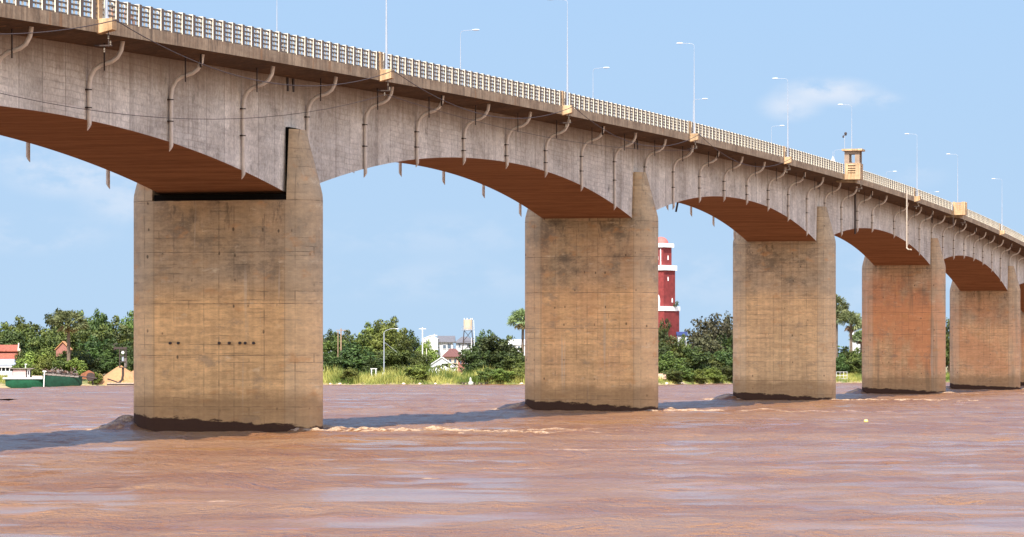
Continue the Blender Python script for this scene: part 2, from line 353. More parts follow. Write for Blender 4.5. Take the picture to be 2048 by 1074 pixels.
# girder: two webs + soffit + diaphragm seams
def girder():
    mb = MB()
    for a, b in zip(ys[:-1], ys[1:]):
        for sx in (-1, 1):
            rows = 4; v = []
            for k in range(rows + 1):
                t = k / rows
                v += [(sx*HB, a, zroot(a) + .3 + (zs(a) - zroot(a) - .3) * t), (sx*HB, b, zroot(b) + .3 + (zs(b) - zroot(b) - .3) * t)]
            mb.add(v, [(2*k, 2*k+1, 2*k+3, 2*k+2) for k in range(rows)])
        mb.add([(-HB, a, zs(a)), (HB, a, zs(a)), (HB, b, zs(b)), (-HB, b, zs(b))], [(0, 1, 2, 3)], 1)
    for y in (Y0, Y1): mb.add([(-HB, y, zs(y)), (HB, y, zs(y)), (HB, y, zb(y)), (-HB, y, zb(y))], [(0, 1, 2, 3)])
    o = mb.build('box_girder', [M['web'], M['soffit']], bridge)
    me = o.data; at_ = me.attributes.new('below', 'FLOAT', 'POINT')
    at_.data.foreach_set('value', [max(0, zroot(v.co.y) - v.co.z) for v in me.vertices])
    return o
girder()
# deck slab with tapering cantilevers
mb = MB(); rings = []
for y in ys:
    b = zb(y)
    rings.append([(HD, y, b), (HD, y, b+FH), (HD-.55, y, b+FH), (HD-.6, y, b+FH-.22), (-HD+.6, y, b+FH-.22), (-HD+.55, y, b+FH), (-HD, y, b+FH), (-HD, y, b),
                  (-HD+.35, y, b+.04), (-HB-.02, y, b-.30), (-HB-.02, y, b-.1), (HB+.02, y, b-.1), (HB+.02, y, b-.30), (HD-.35, y, b+.04)])
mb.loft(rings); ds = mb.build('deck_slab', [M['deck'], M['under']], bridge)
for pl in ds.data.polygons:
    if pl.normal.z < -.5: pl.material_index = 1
mb = MB()
for a, b in zip(ys[:-1], ys[1:]): mb.add([(-HD+.62, a, zb(a)+FH-.2), (HD-.62, a, zb(a)+FH-.2), (HD-.62, b, zb(b)+FH-.2), (-HD+.62, b, zb(b)+FH-.2)], [(0,1,2,3)])
mb.build('road_surface', M['asphalt'], bridge)

# smooth end blocks, drain slots and pour panels over the piers
for k in range(0, 5):
    mb = MB(); y0 = k*SP - 1.9; y1 = k*SP + 1.5
    mb.add([(HB+.035, y0, zroot(y0)-.45), (HB+.035, y1, zroot(y1)-.45), (HB+.035, y1, zb(y1)-3.75), (HB+.035, y0, zb(y0)-3.75),
            (HB-.1, y0, zroot(y0)-.45), (HB-.1, y1, zroot(y1)-.45), (HB-.1, y1, zb(y1)-3.75), (HB-.1, y0, zb(y0)-3.75)],
           [(0,1,2,3),(0,4,5,1),(1,5,6,2),(2,6,7,3),(3,7,4,0)])
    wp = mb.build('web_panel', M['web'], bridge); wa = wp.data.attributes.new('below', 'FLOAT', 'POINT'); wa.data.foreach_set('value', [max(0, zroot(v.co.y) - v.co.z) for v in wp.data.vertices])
    for yy in (k*SP - .9, k*SP + .45):
        MB().box(HB+.03, HB+.10, yy-.16, yy+.16, zroot(yy)-.95, zroot(yy)-.02).build('drain_slot', M['iron'], bridge)

# ------------------------------------------------------------------ piers
PT = {0: 16.1, 1: 19.15, 2: 20.65, 3: 20.45, 4: 19.05, 5: 17.4}
TAN = (.37, .235, .135); GREY = (.285, .215, .155)
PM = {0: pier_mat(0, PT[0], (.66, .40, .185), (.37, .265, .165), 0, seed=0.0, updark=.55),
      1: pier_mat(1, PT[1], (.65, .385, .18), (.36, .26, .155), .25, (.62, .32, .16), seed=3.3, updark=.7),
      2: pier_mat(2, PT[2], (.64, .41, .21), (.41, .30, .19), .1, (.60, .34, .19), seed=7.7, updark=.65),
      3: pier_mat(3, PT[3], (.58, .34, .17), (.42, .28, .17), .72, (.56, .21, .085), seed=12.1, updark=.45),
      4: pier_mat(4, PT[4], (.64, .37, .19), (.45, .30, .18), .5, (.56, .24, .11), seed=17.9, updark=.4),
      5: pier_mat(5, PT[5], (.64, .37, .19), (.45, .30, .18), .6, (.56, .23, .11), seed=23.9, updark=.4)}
def stadium(hx, r, y0, z, n=14, inner=None):
    """plan outline: flat long faces, rounded noses"""
    pts = []
    for sx in (1, -1):
        for k in range(n + 1):
            a = math.pi/2 - math.pi*k/n if sx == 1 else -math.pi/2 - math.pi*k/n
            pts.append((sx*(hx - r) + r*math.cos(a), y0 + r*math.sin(a), z))
    return pts
PW = 6.87; PR = 2.05
PT[-1] = zs(-SP); PM[-1] = PM[0]
for k, top in PT.items():
    y0 = k * SP; dw = .02
    mb = MB()
    body_top = top if k else top
    mb.loft([stadium(PW, PR, y0, z) for z in (-4, body_top)])
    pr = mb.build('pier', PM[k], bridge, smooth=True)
    if k > 0:
        MB().box(-HB+.004, HB-.004, y0-2.03, y0+2.03, top-.3, zs(y0)+.5).build('pier_cap', PM[k], bridge)
    # horns gripping the box girder on both sides
    for sx in (-1, 1):
        gap = .31 if k == 0 else .03
        xin = HB + gap; mb = MB(); rings = []
        for z, xo, rr in ((top-.004, PW-.0, PR), (top+.45, PW-.03, PR-.01), (top+.9, PW-.14, PR-.05), (top+4.95, HB+1.02, 1.45), ):
            ring = []; n = 14; cx = max(xin, xo - rr); w = xo - cx
            ring.append((sx*xin, y0 - rr, z))
            for j in range(n + 1):
                a = -math.pi/2 + math.pi*j/n
                ring.append((sx*(cx + w*math.cos(a)) + 0, y0 + rr*math.sin(a), z))
            ring.append((sx*xin, y0 + rr, z)); rings.append(ring)
        mb.loft(rings); mb.build('pier_horn', PM[k], bridge, smooth=True)
# first pier: bearing blocks, and black boxes for the dark inside its open gaps
MB().box(-HB-.19, HB+.16, -1.95, 1.7, 16.104, zs(0)+.02).build('bearing_gap_dark', M['black'], bridge)
MB().box(HB+.002, HB+.306, -1.25, 1.3, 16.1, 21.2).build('joint_gap_dark', M['black'], bridge)
for x in (HB-.02, -HB+1.05): MB().box(x-.14 if x > 0 else x-.05, x+.14 if x > 0 else x+.05, -1.86, -1.66, 16.11, 16.46 if x > 0 else 16.36).build('bearing_block', M['bearing'], bridge)

for xx_ in (-3.55, -2.95, 0.05, .78, 1.55, 1.95, 2.55):
    MB().lathe([(.005, -2.2), (.10, -2.2), (.10, -2.054), (.005, -2.054)], 10).xf(Matrix.Translation((xx_, 0, 6.15)) @ Matrix.Rotation(R(90), 4, 'X') @ Matrix.Translation((0, 0, 4.26))).build('form_hole', M['iron'], bridge)
# ------------------------------------------------------------------ parapet
Yr0, Yr1 = -148.0, 636.0
PH = 1.33
BR0 = 280.6 - 17.5 - S1; BP = 60.1          # first lamp bracket beyond pier one
def post_mesh():
    prof = [(0, 0), (0, PH), (-.40, PH), (-.40, PH-.10), (-.21, PH-.2), (-.18, 0)]     # (x, z)
    mb = MB(); vs = []
    for y in (-.26, .26): vs += [(x, y, z) for x, z in prof]
    n = len(prof); mb.add(vs, [tuple(range(n)), tuple(range(n, 2*n))[::-1]]); mb.add([], [])
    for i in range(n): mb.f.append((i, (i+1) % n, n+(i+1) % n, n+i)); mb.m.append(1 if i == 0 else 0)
    return mb
REF = {510.8-17.5-S1: 1, 630.4-17.5-S1: 0}      # viewing balconies, one with a shelter
def near_ref(y): return any(abs(y - r) < 1.6 for r in REF)
PX = HD - .03
first = None; cnt = 0; rest = MB(); restf = MB()
step = BP / 30
k = 0
y = Yr0
posts = [BR0 + BP*j/30.0 + step/2 for j in range(-90, 300)]
posts = [p for p in posts if Yr0 < p < Yr1]
nposts = 0
for y in posts:
    if near_ref(y): continue
    if y > -68 and nposts < 100:
        if first is None:
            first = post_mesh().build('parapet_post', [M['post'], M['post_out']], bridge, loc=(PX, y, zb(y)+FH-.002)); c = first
        else:
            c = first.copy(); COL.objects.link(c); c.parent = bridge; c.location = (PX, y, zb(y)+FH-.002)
        nposts += 1
    else:
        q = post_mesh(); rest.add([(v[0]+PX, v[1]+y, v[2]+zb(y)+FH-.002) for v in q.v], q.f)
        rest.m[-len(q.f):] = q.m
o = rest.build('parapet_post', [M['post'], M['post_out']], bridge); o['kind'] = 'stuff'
for y in posts:
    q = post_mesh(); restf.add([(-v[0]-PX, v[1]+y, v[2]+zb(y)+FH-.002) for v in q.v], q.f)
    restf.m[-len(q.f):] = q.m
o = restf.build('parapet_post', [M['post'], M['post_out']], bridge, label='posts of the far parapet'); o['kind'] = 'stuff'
posts_all = [p + step/2 for p in posts]
# grille of five bars, one length per bay between lamp brackets
runs_ = []
for sx in (1, -1):
    for b in range(-3, 11):
        a0, a1 = BR0 + BP*b + .05, BR0 + BP*(b+1) - .05
        a0 = max(a0, Yr0); a1 = min(a1, Yr1)
        if a1 - a0 < 2: continue
        cuts = [r for r in REF if sx == 1 and a0 < r < a1]
        runs_ += [(sx, a0, cuts[0]-1.4), (sx, cuts[0]+1.4, a1)] if cuts else [(sx, a0, a1)]
for sx, a0, a1 in runs_:
    if True:
        mb = MB(); n = 20
        segs = [a0 + (a1-a0)*i/n for i in range(n+1)]
        for pq in posts_all:
            if a0 < pq < a1 and not near_ref(pq):
                zq = zb(pq)+FH; xa_, xb_ = sorted((sx*(PX-.06), sx*(PX-.17))); mb.box(xa_, xb_, pq-.03, pq+.03, zq+.1, zq+1.17, 1)  # added slats, their sunlit sides make the openings look paler
        for h0, h1, dd in ((1.17, 1.27, .02), (.88, .97, 0), (.60, .69, 0), (.32, .41, 0), (.02, .10, .01)):
            for c0, c1 in zip(segs[:-1], segs[1:]):
                za, zc = zb(c0)+FH, zb(c1)+FH; xo = sx*(PX-.055+dd); xi = sx*(PX-.175)
                mb.add([(xo,c0,za+h0),(xi,c0,za+h0),(xi,c1,zc+h0),(xo,c1,zc+h0),(xo,c0,za+h1),(xi,c0,za+h1),(xi,c1,zc+h1),(xo,c1,zc+h1)],
                       [(0,3,2,1),(4,5,6,7),(0,1,5,4),(1,2,6,5),(2,3,7,6),(3,0,4,7)])
        mb.build('parapet_grille', [M['grille'], M['post']], bridge)

# ------------------------------------------------------------------ lamp brackets and viewing balconies
BRK = [BR0 + BP*j for j in range(-2, 9)]
for y in BRK:
    yy = [r for r in REF if abs(r - y) < 12.5]
    if yy: continue
    for sx in (1, -1):
        z0, z1 = zb(y) - .05, zb(y) + FH + .06
        mb = MB(); vs = []
        for yq in (y-.38, y+.38): vs += [(sx*(HD-.1), yq, z0-.02), (sx*(HD+.82), yq, z0+.22), (sx*(HD+.82), yq, z1), (sx*(HD-.1), yq, z1)]
        mb.add(vs, [(0,1,2,3),(7,6,5,4),(0,4,5,1),(1,5,6,2),(2,6,7,3),(3,7,4,0)])
        mb.build('lamp_bracket', M['bracket'], bridge)
        if sx == 1: MB().box(PX-.42, PX+.02, y-.33, y+.33, zb(y)+FH-.02, zb(y)+FH+PH+.02).build('pilaster', M['bracket'], bridge)
for yr, sh in REF.items():
    zf = zb(yr); x0, x1 = HD-.02, HD+2.05; ya, yb_ = yr-1.35, yr+1.35
    rb = MB().box(x0, x1, ya, yb_, zf+.05, zf+FH+.1).build('balcony_floor', M['bracket'], bridge)
    mb = MB(); mb.prism([(HD-1.3, zf-.25), (HD+1.4, zf-.35), (HD+1.4, zf+.046), (HD-1.3, zf+.046)], 1, yr-.7, yr+.7); mb.build('balcony_corbel', M['deck'], rb)
    mb = MB(); zr = zf+FH+.1
    for (xa, xb, yc, yd) in ((x0, x0+.42, ya, ya+.3), (x1-.62, x1, ya, ya+.6), (x1-.62, x1, yb_-.6, yb_), (x0, x0+.42, yb_-.3, yb_)):
        mb.box(xa, xb, yc, yd, zr-.003, zr+1.34)
    mb.build('corner_pillar', M['bracket'], rb)
    mb = MB()
    for h in (.12, .43, .74, 1.08):
        for (xa, xb, yc, yd) in ((x0+.42, x1-.62, ya+.05, ya+.2), (x0+.42, x1-.62, yb_-.2, yb_-.05), (x1-.2, x1-.05, ya+.6, yb_-.6)):
            mb.box(xa, xb, yc, yd, zr+h, zr+h+.17)
    mb.build('balcony_rail', M['bracket'], rb)
    if sh:
        sm = plain('shelter_render', (.26, .19, .14), .9, .2, 1.5)
        hz0, hz1 = zr+1.30, zr+3.0; xa, xb = x0-.05, x1-.12
        mb = MB(); t = .16; wx0, wx1 = xa+.62, xb-.62
        for yq in (ya+.25, yb_-.25-t):       # two walls with an opening
            mb.box(xa, wx0, yq, yq+t, zr, hz1); mb.box(wx1, xb, yq, yq+t, zr, hz1)
            mb.box(wx0, wx1, yq, yq+t, zr, hz0+.12); mb.box(wx0, wx1, yq, yq+t, hz1-.42, hz1)
        mb.box(xb-t, xb-.003, ya+.25+t, yb_-.25-t, zr, hz0+.2); 
        so = mb.build('shelter', sm, rb)
        MB().box(xa-.32, xb+.38, ya-.12, yb_+.12, hz1, hz1+.24).build('shelter_roof', M['bracket'], rb)

# ------------------------------------------------------------------ drain pipes
PXR = HB + .19
pst = [228.3+15.05*j for j in range(-3, 23)] + [583, 598.8, 613, 628.7, 643.5, 658.8, 674, 689, 703.5, 718.5, 733.6, 749.5, 764.5, 779.5, 794.5]
pst = [228.3-15.05*2, 228.3-15.05] + [s for s in pst if s > 225]
def drain(y, side, idx):
    sx = side; zt = zb(y) - .02; zvt = zroot(y) - 2.35
    bot = zs(y) - (.45 if side == 1 else 1.0)
    u = y / SP; fr = abs(u - round(u)) * SP
    kp = int(round(u))
    if side == 1:
        if fr < 1.6: bot = zb(y) - 5.6
        elif fr < 9: bot = zs(y) - .2
        if kp >= 3 and fr < 3.2 and y < kp*SP + 3: bot = PT.get(kp, 18) - .9
    xo = HD - 1.15
    P = [(sx*PXR, y, bot), (sx*PXR, y, bot + (zvt-bot)*.5), (sx*PXR, y, zvt)]
    # S-bend out to the deck gully
    for t in (.12, .25, .38, .5, .62, .75, .88, 1.0):
        e = t*t*(3-2*t)
        P.append((sx*(PXR + (xo-PXR)*(e**1.0)), y, zvt + (zt-.05-zvt)*(.12*t + .88*(t + .13*math.sin(2*math.pi*t)))))
    mb = MB(); mb.tube(P, .135, 10)
    # mitred foot: lower the web-side edge of the bottom ring
    for i in range(10):
        v = mb.v[i]; d = (v[0]*sx - PXR) / .135
        mb.v[i] = (v[0], v[1], v[2] + d*.20)
    o = mb.build('drain_pipe', M['pipe'], bridge, smooth=True)
    if side == 1 and y < 470:
        zc = [zvt - .25, zvt - .25 - min(1.6, .35*(zvt-bot)) - .2]
        if zvt - bot > 5: zc[1] = zvt - .25 - .45*(zvt-bot)
        for z in zc:
            if z > bot + .3: MB().lathe([(.135, z-.035), (.165, z-.035), (.165, z+.035), (.135, z+.035)], 10, (PXR, y)).box(HB+.01, PXR+.02, y-.26, y-.17, z-.045, z+.045).box(HB+.01, PXR, y+.17, y+.22, z-.045, z+.045).build('pipe_clamp', M['iron'], o)
        xm = (PXR+xo)/2 - .05; zm = zvt + (zt-zvt)*.42
        MB().box(xm-.035, xm+.035, y-.17, y-.09, zm-.25, zroot(y)+.45).build('hanger_strap', M['iron'], o)
        MB().box(xo-.12, xo+.0, y-.20, y-.14, zt-.9, zt-.02).build('gully_strap', M['iron'], o) if idx % 4 == 3 else None
    return o
for i, s in enumerate(pst):
    y = s - 18.3 - S1
    if y < Yr1 + 15: drain(y, 1, i)
    if -62 < y < 260 and True: drain(y, -1, i)

# extra service pipes of the fourth span
def svc(name, pts, r, mat, lab): 
    o = MB().tube(pts, r, 10).build(name, mat, bridge, smooth=True, label=lab); return o
y = 570.6 - 17.5 - S1; zt = zb(y) + FH + .5
svc('service_pipe', [(HD+.18, y, zt), (HD+.18, y, zt-4), (HD+.18, y, 22.4), (HD+.18, y, 22.0), (HD+.5, y-.4, 21.75), (HD+.95, y-.9, 21.75)], .11, M['pipe_pale'], 'pale pipe hanging from the deck edge with an elbow foot')
y = 540.8 - 18.3 - S1
svc('service_pipe', [(HB+.35, y, zroot(y)), (HB+.35, y, 27), (HB+.35, y, zs(y)-.7)], .13, M['iron'], 'dark straight pipe beside the crown of the fourth span')
y = 628.5 - 17.5 - S1
svc('service_pipe', [(HD+.15, y, zb(y)+1.4), (HD+.15, y, zb(y)-.5), (HD+.15, y, zb(y)-2.4)], .06, M['iron'], 'thin short pipe at the deck edge')
for s, xx, dz in ((462, -HB-.3, 1.0), (527, -HB-1.2, 2.0)):
    y = s - 18.3 - S1
    svc('service_pipe', [(xx, y, zs(y)+1.5), (xx-.2, y, zs(y)), (xx-.4, y, zs(y)-dz)], .12, M['iron'], 'dark pipe stub on the upstream face')

# ------------------------------------------------------------------ insulators and hanging cables
def B(x, y, z):                   # bridge-local point to world
    return ORG + TR*x + AX*y + Vector((0, 0, z))
cables = []
for y in BRK[:9]:
    mb = MB(); z0 = zb(y) - .05
    mb.tube([(HD+.5, y-.1, z0+.8), (HD+.5, y-.1, z0-.75)], .028, 6)
    mb.box(HD-.35, HD+.72, y-.13, y-.07, z0-.72, z0-.64)
    mb.build('cable_hook', M['iron'], bridge)
    mb = MB()
    for xx, zz in ((HD+.62, z0-.55), (HD+.25, z0-.95), (HD+.5, z0-.2)):
        mb = MB(); mb.lathe([(.02, zz-.14), (.06, zz-.10), (.035, zz-.05), (.065, zz), (.035, zz+.05), (.06, zz+.09), (.02, zz+.13)], 8, (xx, y-.1))
        mb.build('insulator', M['grille'], bridge, smooth=True)
def cable(name, x, ya, za, yb_, zb_, sag, label, r=.022, group='cables strung under the lamp brackets'):
    pts = []
    for k in range(25):
        t = k/24; pts.append(B(x, ya+(yb_-ya)*t, za+(zb_-za)*t - 4*sag*t*(1-t)))
    o = MB().tube(pts, r, 5).build(name, M['iron']); tag(o, label, 'cable', group)
names = ['at the left picture edge, left of the first bracket', 'from the first bracket down past the first pier', 'between the second and third lamp brackets',
         'between the third and fourth lamp brackets', 'between the fourth and fifth lamp brackets', 'from the fifth bracket to the roofed balcony']
for j in range(6):
    ya, yb_ = BRK[j], BRK[j+1]
    if j == 5: continue
    cable('hanging_cable', HD+.9, ya, zb(ya)+FH-.02, yb_, zb(yb_)+FH-.02, 2.1 + .15*(j % 2), 'thin black upper cable ' + names[j], .03)
cable('hanging_cable', HD+.3, BRK[0]+.01, 21.6, BRK[2], zb(BRK[2])-1.0, 3.9, 'thin black lower cable sagging across the girder left of the near pier', .02)
cable('hanging_cable', HD+.3, BRK[2]+.01, zb(BRK[2])-1.0, BRK[4], zb(BRK[4])-.9, 1.2, 'thin black lower cable running close under the deck edge of the second span', .02)

# ------------------------------------------------------------------ street lamps
def make_lamp(side):
    root = empty('street_lamp', (0,0,0), 0)
    H = 9.0
    base = MB().box(-.2, .2, -.2, .2, 0, .05).build('base_plate', M['galv'], root)
    MB().tube([(0,0,.04), (0,0,3), (0,0,6), (0,0,H)], .095, 12, .016).build('pole', M['galv'], root, smooth=True)
    MB().tube([(0,0,H-.01), (-.02*side,0,H+.18), (-.12*side,0,H+.30), (-.35*side,0,H+.37), (-1.3*side,0,H+.42)], .022, 8).build('arm', M['galv'], root, smooth=True)
    mb = MB(); rings = []
    for x, w, h in ((-1.2, .05, .04), (-1.28, .11, .06), (-1.5, .14, .075), (-1.75, .12, .06), (-1.88, .06, .03)):
        rings.append([(x*side, w*math.cos(a)*1.15, H+.43 + h*math.sin(a)) for a in [2*math.pi*i/10 for i in range(10)]])
    mb.loft(rings); mb.build('lamp_head', M['headm'], root, smooth=True)
    return root
lab_near = ['pale lamp post on the leftmost lit bracket, its top out of the picture', 'pale lamp post rising out of the picture from the second bracket, above the second span',
            'tall pale lamp with its head at the top edge of the picture', 'pale lamp post just left of the small cloud',
            'pale lamp post standing in front of the small cloud', 'pale lamp post at the roofed balcony', 'pale lamp post between the roofed balcony and the open balcony',
            'pale lamp post beside the open balcony at the right', 'small pale lamp post nearest the right edge of the picture']
GN = 'street lamps along the near parapet'; GF = 'street lamps along the far parapet'
ln = make_lamp(1); lf = make_lamp(-1); un = uf = False
for j in range(9):
    y = BR0 + BP*(j-1)
    o = ln if not un else copy_tree(ln); un = True
    for r in REF:
        if abs(r-y) < 12.5: y = r + 2.6
    p = B(HD+.35, y, zb(y)+FH+.05); o.location = p; o.rotation_euler = (0, 0, -TH)
    tag(o, lab_near[j], 'street lamp', GN)
lab_far = ['far lamp post above the first pier carrying two small cameras', 'far lamp post left of the picture centre with its arm to the right',
           'far lamp post between the two tallest near lamps', 'far lamp just right of the near lamp left of the cloud', 'far lamp head just below the small cloud',
           'far lamp hidden behind the railing left of the roofed balcony', 'far lamp head right of the roofed balcony', 'far lamp head above the open balcony']
for j in range(8):
    s = 310.9 + 60*j; y = s - 21.2 - S1
    o = lf if not uf else copy_tree(lf); uf = True
    o.location = B(-HD-.1, y, zb(y)+FH-.05-.55); o.rotation_euler = (0, 0, -TH)
    MBb = None
    tag(o, lab_far[j], 'street lamp', GF)
    if j == 0:
        lampA = o
# two cameras on the first far lamp
cr = empty('security_camera', lampA.location + Vector((.2, 0, 3.9)), -TH, 'black security camera pair clamped to the far lamp post above the first pier', 'camera')
MB().box(-.1, .32, -.05, .05, .42, .47).box(-.1, .25, -.05, .05, .05, .1).build('camera_arm', M['iron'], cr)
MB().prism([(-.22, .36), (.2, .40), (.24, .55), (-.2, .55)], 0, .12, .38).build('camera_body', M['iron'], cr)
MB().lathe([(.05, -.42), (.17, -.36), (.2, -.2), (.2, 0), (.12, .1)], 12, (.32, 0)).build('camera_dome', M['iron'], cr, smooth=True)
# short mast with a camera behind the shelter
yr = [r for r, s in REF.items() if s][0]
cm = empty('camera_mast', B(HD-.5, yr+1.9, zb(yr)+FH), -TH, 'thin pale mast with a small dark camera on top behind the roofed shelter', 'camera mast')
MB().tube([(0,0,0), (0,0,3), (0,0,5.5)], .05, 8, .035).build('mast', M['galv'], cm, smooth=True)
MB().box(-.22, .28, -.04, .04, 5.3, 5.36).lathe([(.03, 5.35), (.16, 5.42), (.19, 5.55), (.16, 5.7), (.04, 5.76)], 10, (.14, 0)).lathe([(.03, 5.0), (.12, 5.06), (.12, 5.2), (.04, 5.28)], 10, (-.18, 0)).build('camera_head', M['iron'], cm, smooth=True)
# folded parasol showing over the railing
fp = empty('folded_parasol', B(HD-.9, 508-17.5-S1-3.0, zb(500-S1)+.55), 0, 'white folded cone-shaped cover poking above the railing left of the roofed balcony', 'parasol')
MB().tube([(0,0,0), (0,0,2.9)], .03, 6).build('pole', M['galv'], fp)
mb = MB(); rings = []
for z, r in ((.7, .34), (1.2, .32), (1.6, .24), (2.0, .13), (2.25, .05)):
    rings.append([(r*(1+.18*math.cos(5*a))*math.cos(a), r*(1+.18*math.cos(5*a))*math.sin(a), z) for a in [2*math.pi*i/20 for i in range(20)]])
mb.loft(rings); mb.build('canopy', plain('white_cloth', (.6, .6, .6), .8, .05), fp, smooth=True)

# ------------------------------------------------------------------ people behind the railing
def skin_body(name, joints, edges, mat, parent):
    """one continuous body: joints = {key: (x,y,z,r)}"""
    keys = list(joints); me = bpy.data.meshes.new(name)
    me.from_pydata([joints[k][:3] for k in keys], [(keys.index(a), keys.index(b)) for a, b in edges], [])
    me.materials.append(mat)
    o = bpy.data.objects.new(name, me); COL.objects.link(o); o.parent = parent
    md = o.modifiers.new('skin', 'SKIN'); md.use_smooth_shade = True
    for i, k in enumerate(keys): me.skin_vertices[0].data[i].radius = (joints[k][3], joints[k][3]); me.skin_vertices[0].data[i].use_root = (k == 'pelvis')
    s = o.modifiers.new('sub', 'SUBSURF'); s.levels = 1; s.render_levels = 2
    return o
skin_m = plain('skin', (.42, .22, .14), .6, .06, 6)
def person(loc, rz, label, shirt, hairc, lean=.25, seat=.45):
    r = empty('person', loc, rz, label, 'person', None)
    J = {'pelvis': (0,0,seat+.10,.13), 'belly': (0,.02,seat+.28,.125), 'chest': (0,.05*lean*4,seat+.46,.15), 'neck': (0,.07,seat+.62,.055), 'head': (0,.08,seat+.74,.085), 'crown': (0,.08,seat+.86,.075)}
    E_ = [('pelvis','belly'),('belly','chest'),('chest','neck'),('neck','head'),('head','crown')]
    for s, n in ((-1,'l'),(1,'r')):
        J.update({n+'sh': (s*.19,.05,seat+.54,.06), n+'el': (s*.25,.12,seat+.28,.045), n+'wr': (s*.16,.34,seat+.20,.033), n+'ha': (s*.13,.42,seat+.19,.03),
                  n+'hip': (s*.10,.06,seat+.08,.095), n+'kn': (s*.13,.46,seat+.07,.065), n+'an': (s*.13,.48,seat-.38,.042), n+'to': (s*.14,.62,seat-.42,.035)})
        E_ += [('chest',n+'sh'),(n+'sh',n+'el'),(n+'el',n+'wr'),(n+'wr',n+'ha'),('pelvis',n+'hip'),(n+'hip',n+'kn'),(n+'kn',n+'an'),(n+'an',n+'to')]
        for q in range(4):
            J[n+'f%d' % q] = (s*(.10+.018*q), .50 - .006*abs(q-1.5), seat+.17, .009); E_.append((n+'ha', n+'f%d' % q))
        J[n+'th'] = (s*.09, .44, seat+.20, .010); E_.append((n+'ha', n+'th'))
    skin_body('body', J, E_, skin_m, r)
    mb = MB(); 
    for z, w, d in ((seat+.02,.17,.15),(seat+.28,.165,.145),(seat+.48,.20,.155),(seat+.58,.16,.11),(seat+.61,.075,.075)):
        mb.v += [(w*math.cos(a), .04+d*math.sin(a), z) for a in [2*math.pi*i/14 for i in range(14)]]
    mb.f = [(k*14+i, k*14+(i+1)%14, (k+1)*14+(i+1)%14, (k+1)*14+i) for k in range(4) for i in range(14)]; mb.m = [0]*len(mb.f)
    mb.build('shirt', plain('shirt_cloth', shirt, .85, .08, 8), r, smooth=True)
    mb = MB(); mb.loft([[(rr*math.cos(a), .065+rr*1.1*math.sin(a), z) for a in [2*math.pi*i/14 for i in range(14)]] for z, rr in ((seat+.70,.088),(seat+.80,.107),(seat+.88,.10),(seat+.945,.05))])
    mb.build('hair', plain('hair', hairc, .5, .1, 20), r, smooth=True)
    face = MB(); 
    for s in (-1, 1): face.box(s*.035-.012, s*.035+.012, .155, .166, seat+.785, seat+.797)
    face.box(-.022, .022, .158, .166, seat+.722, seat+.73); face.prism([(.15, seat+.745), (.185, seat+.75), (.152, seat+.79)], 0, -.011, .011)
    face.build('face', plain('eyes_lips', (.10, .04, .03), .5, .05), r)
    return r
yp = 226.6 - 17.5 - S1
person(B(HD-.62, yp, zb(yp)+FH-.02-.12), -TH - R(90), 'person with dark hair seated behind the railing looking out, right of the first bracket', (.55, .22, .12), (.012, .010, .009), seat=.52)
yp = 223.9 - 17.5 - S1
person(B(HD-.62, yp, zb(yp)+FH-.02-.18), -TH - R(75), 'person in a peach shirt crouching low behind the railing next to the first bracket', (.62, .36, .22), (.02, .015, .012), seat=.38)

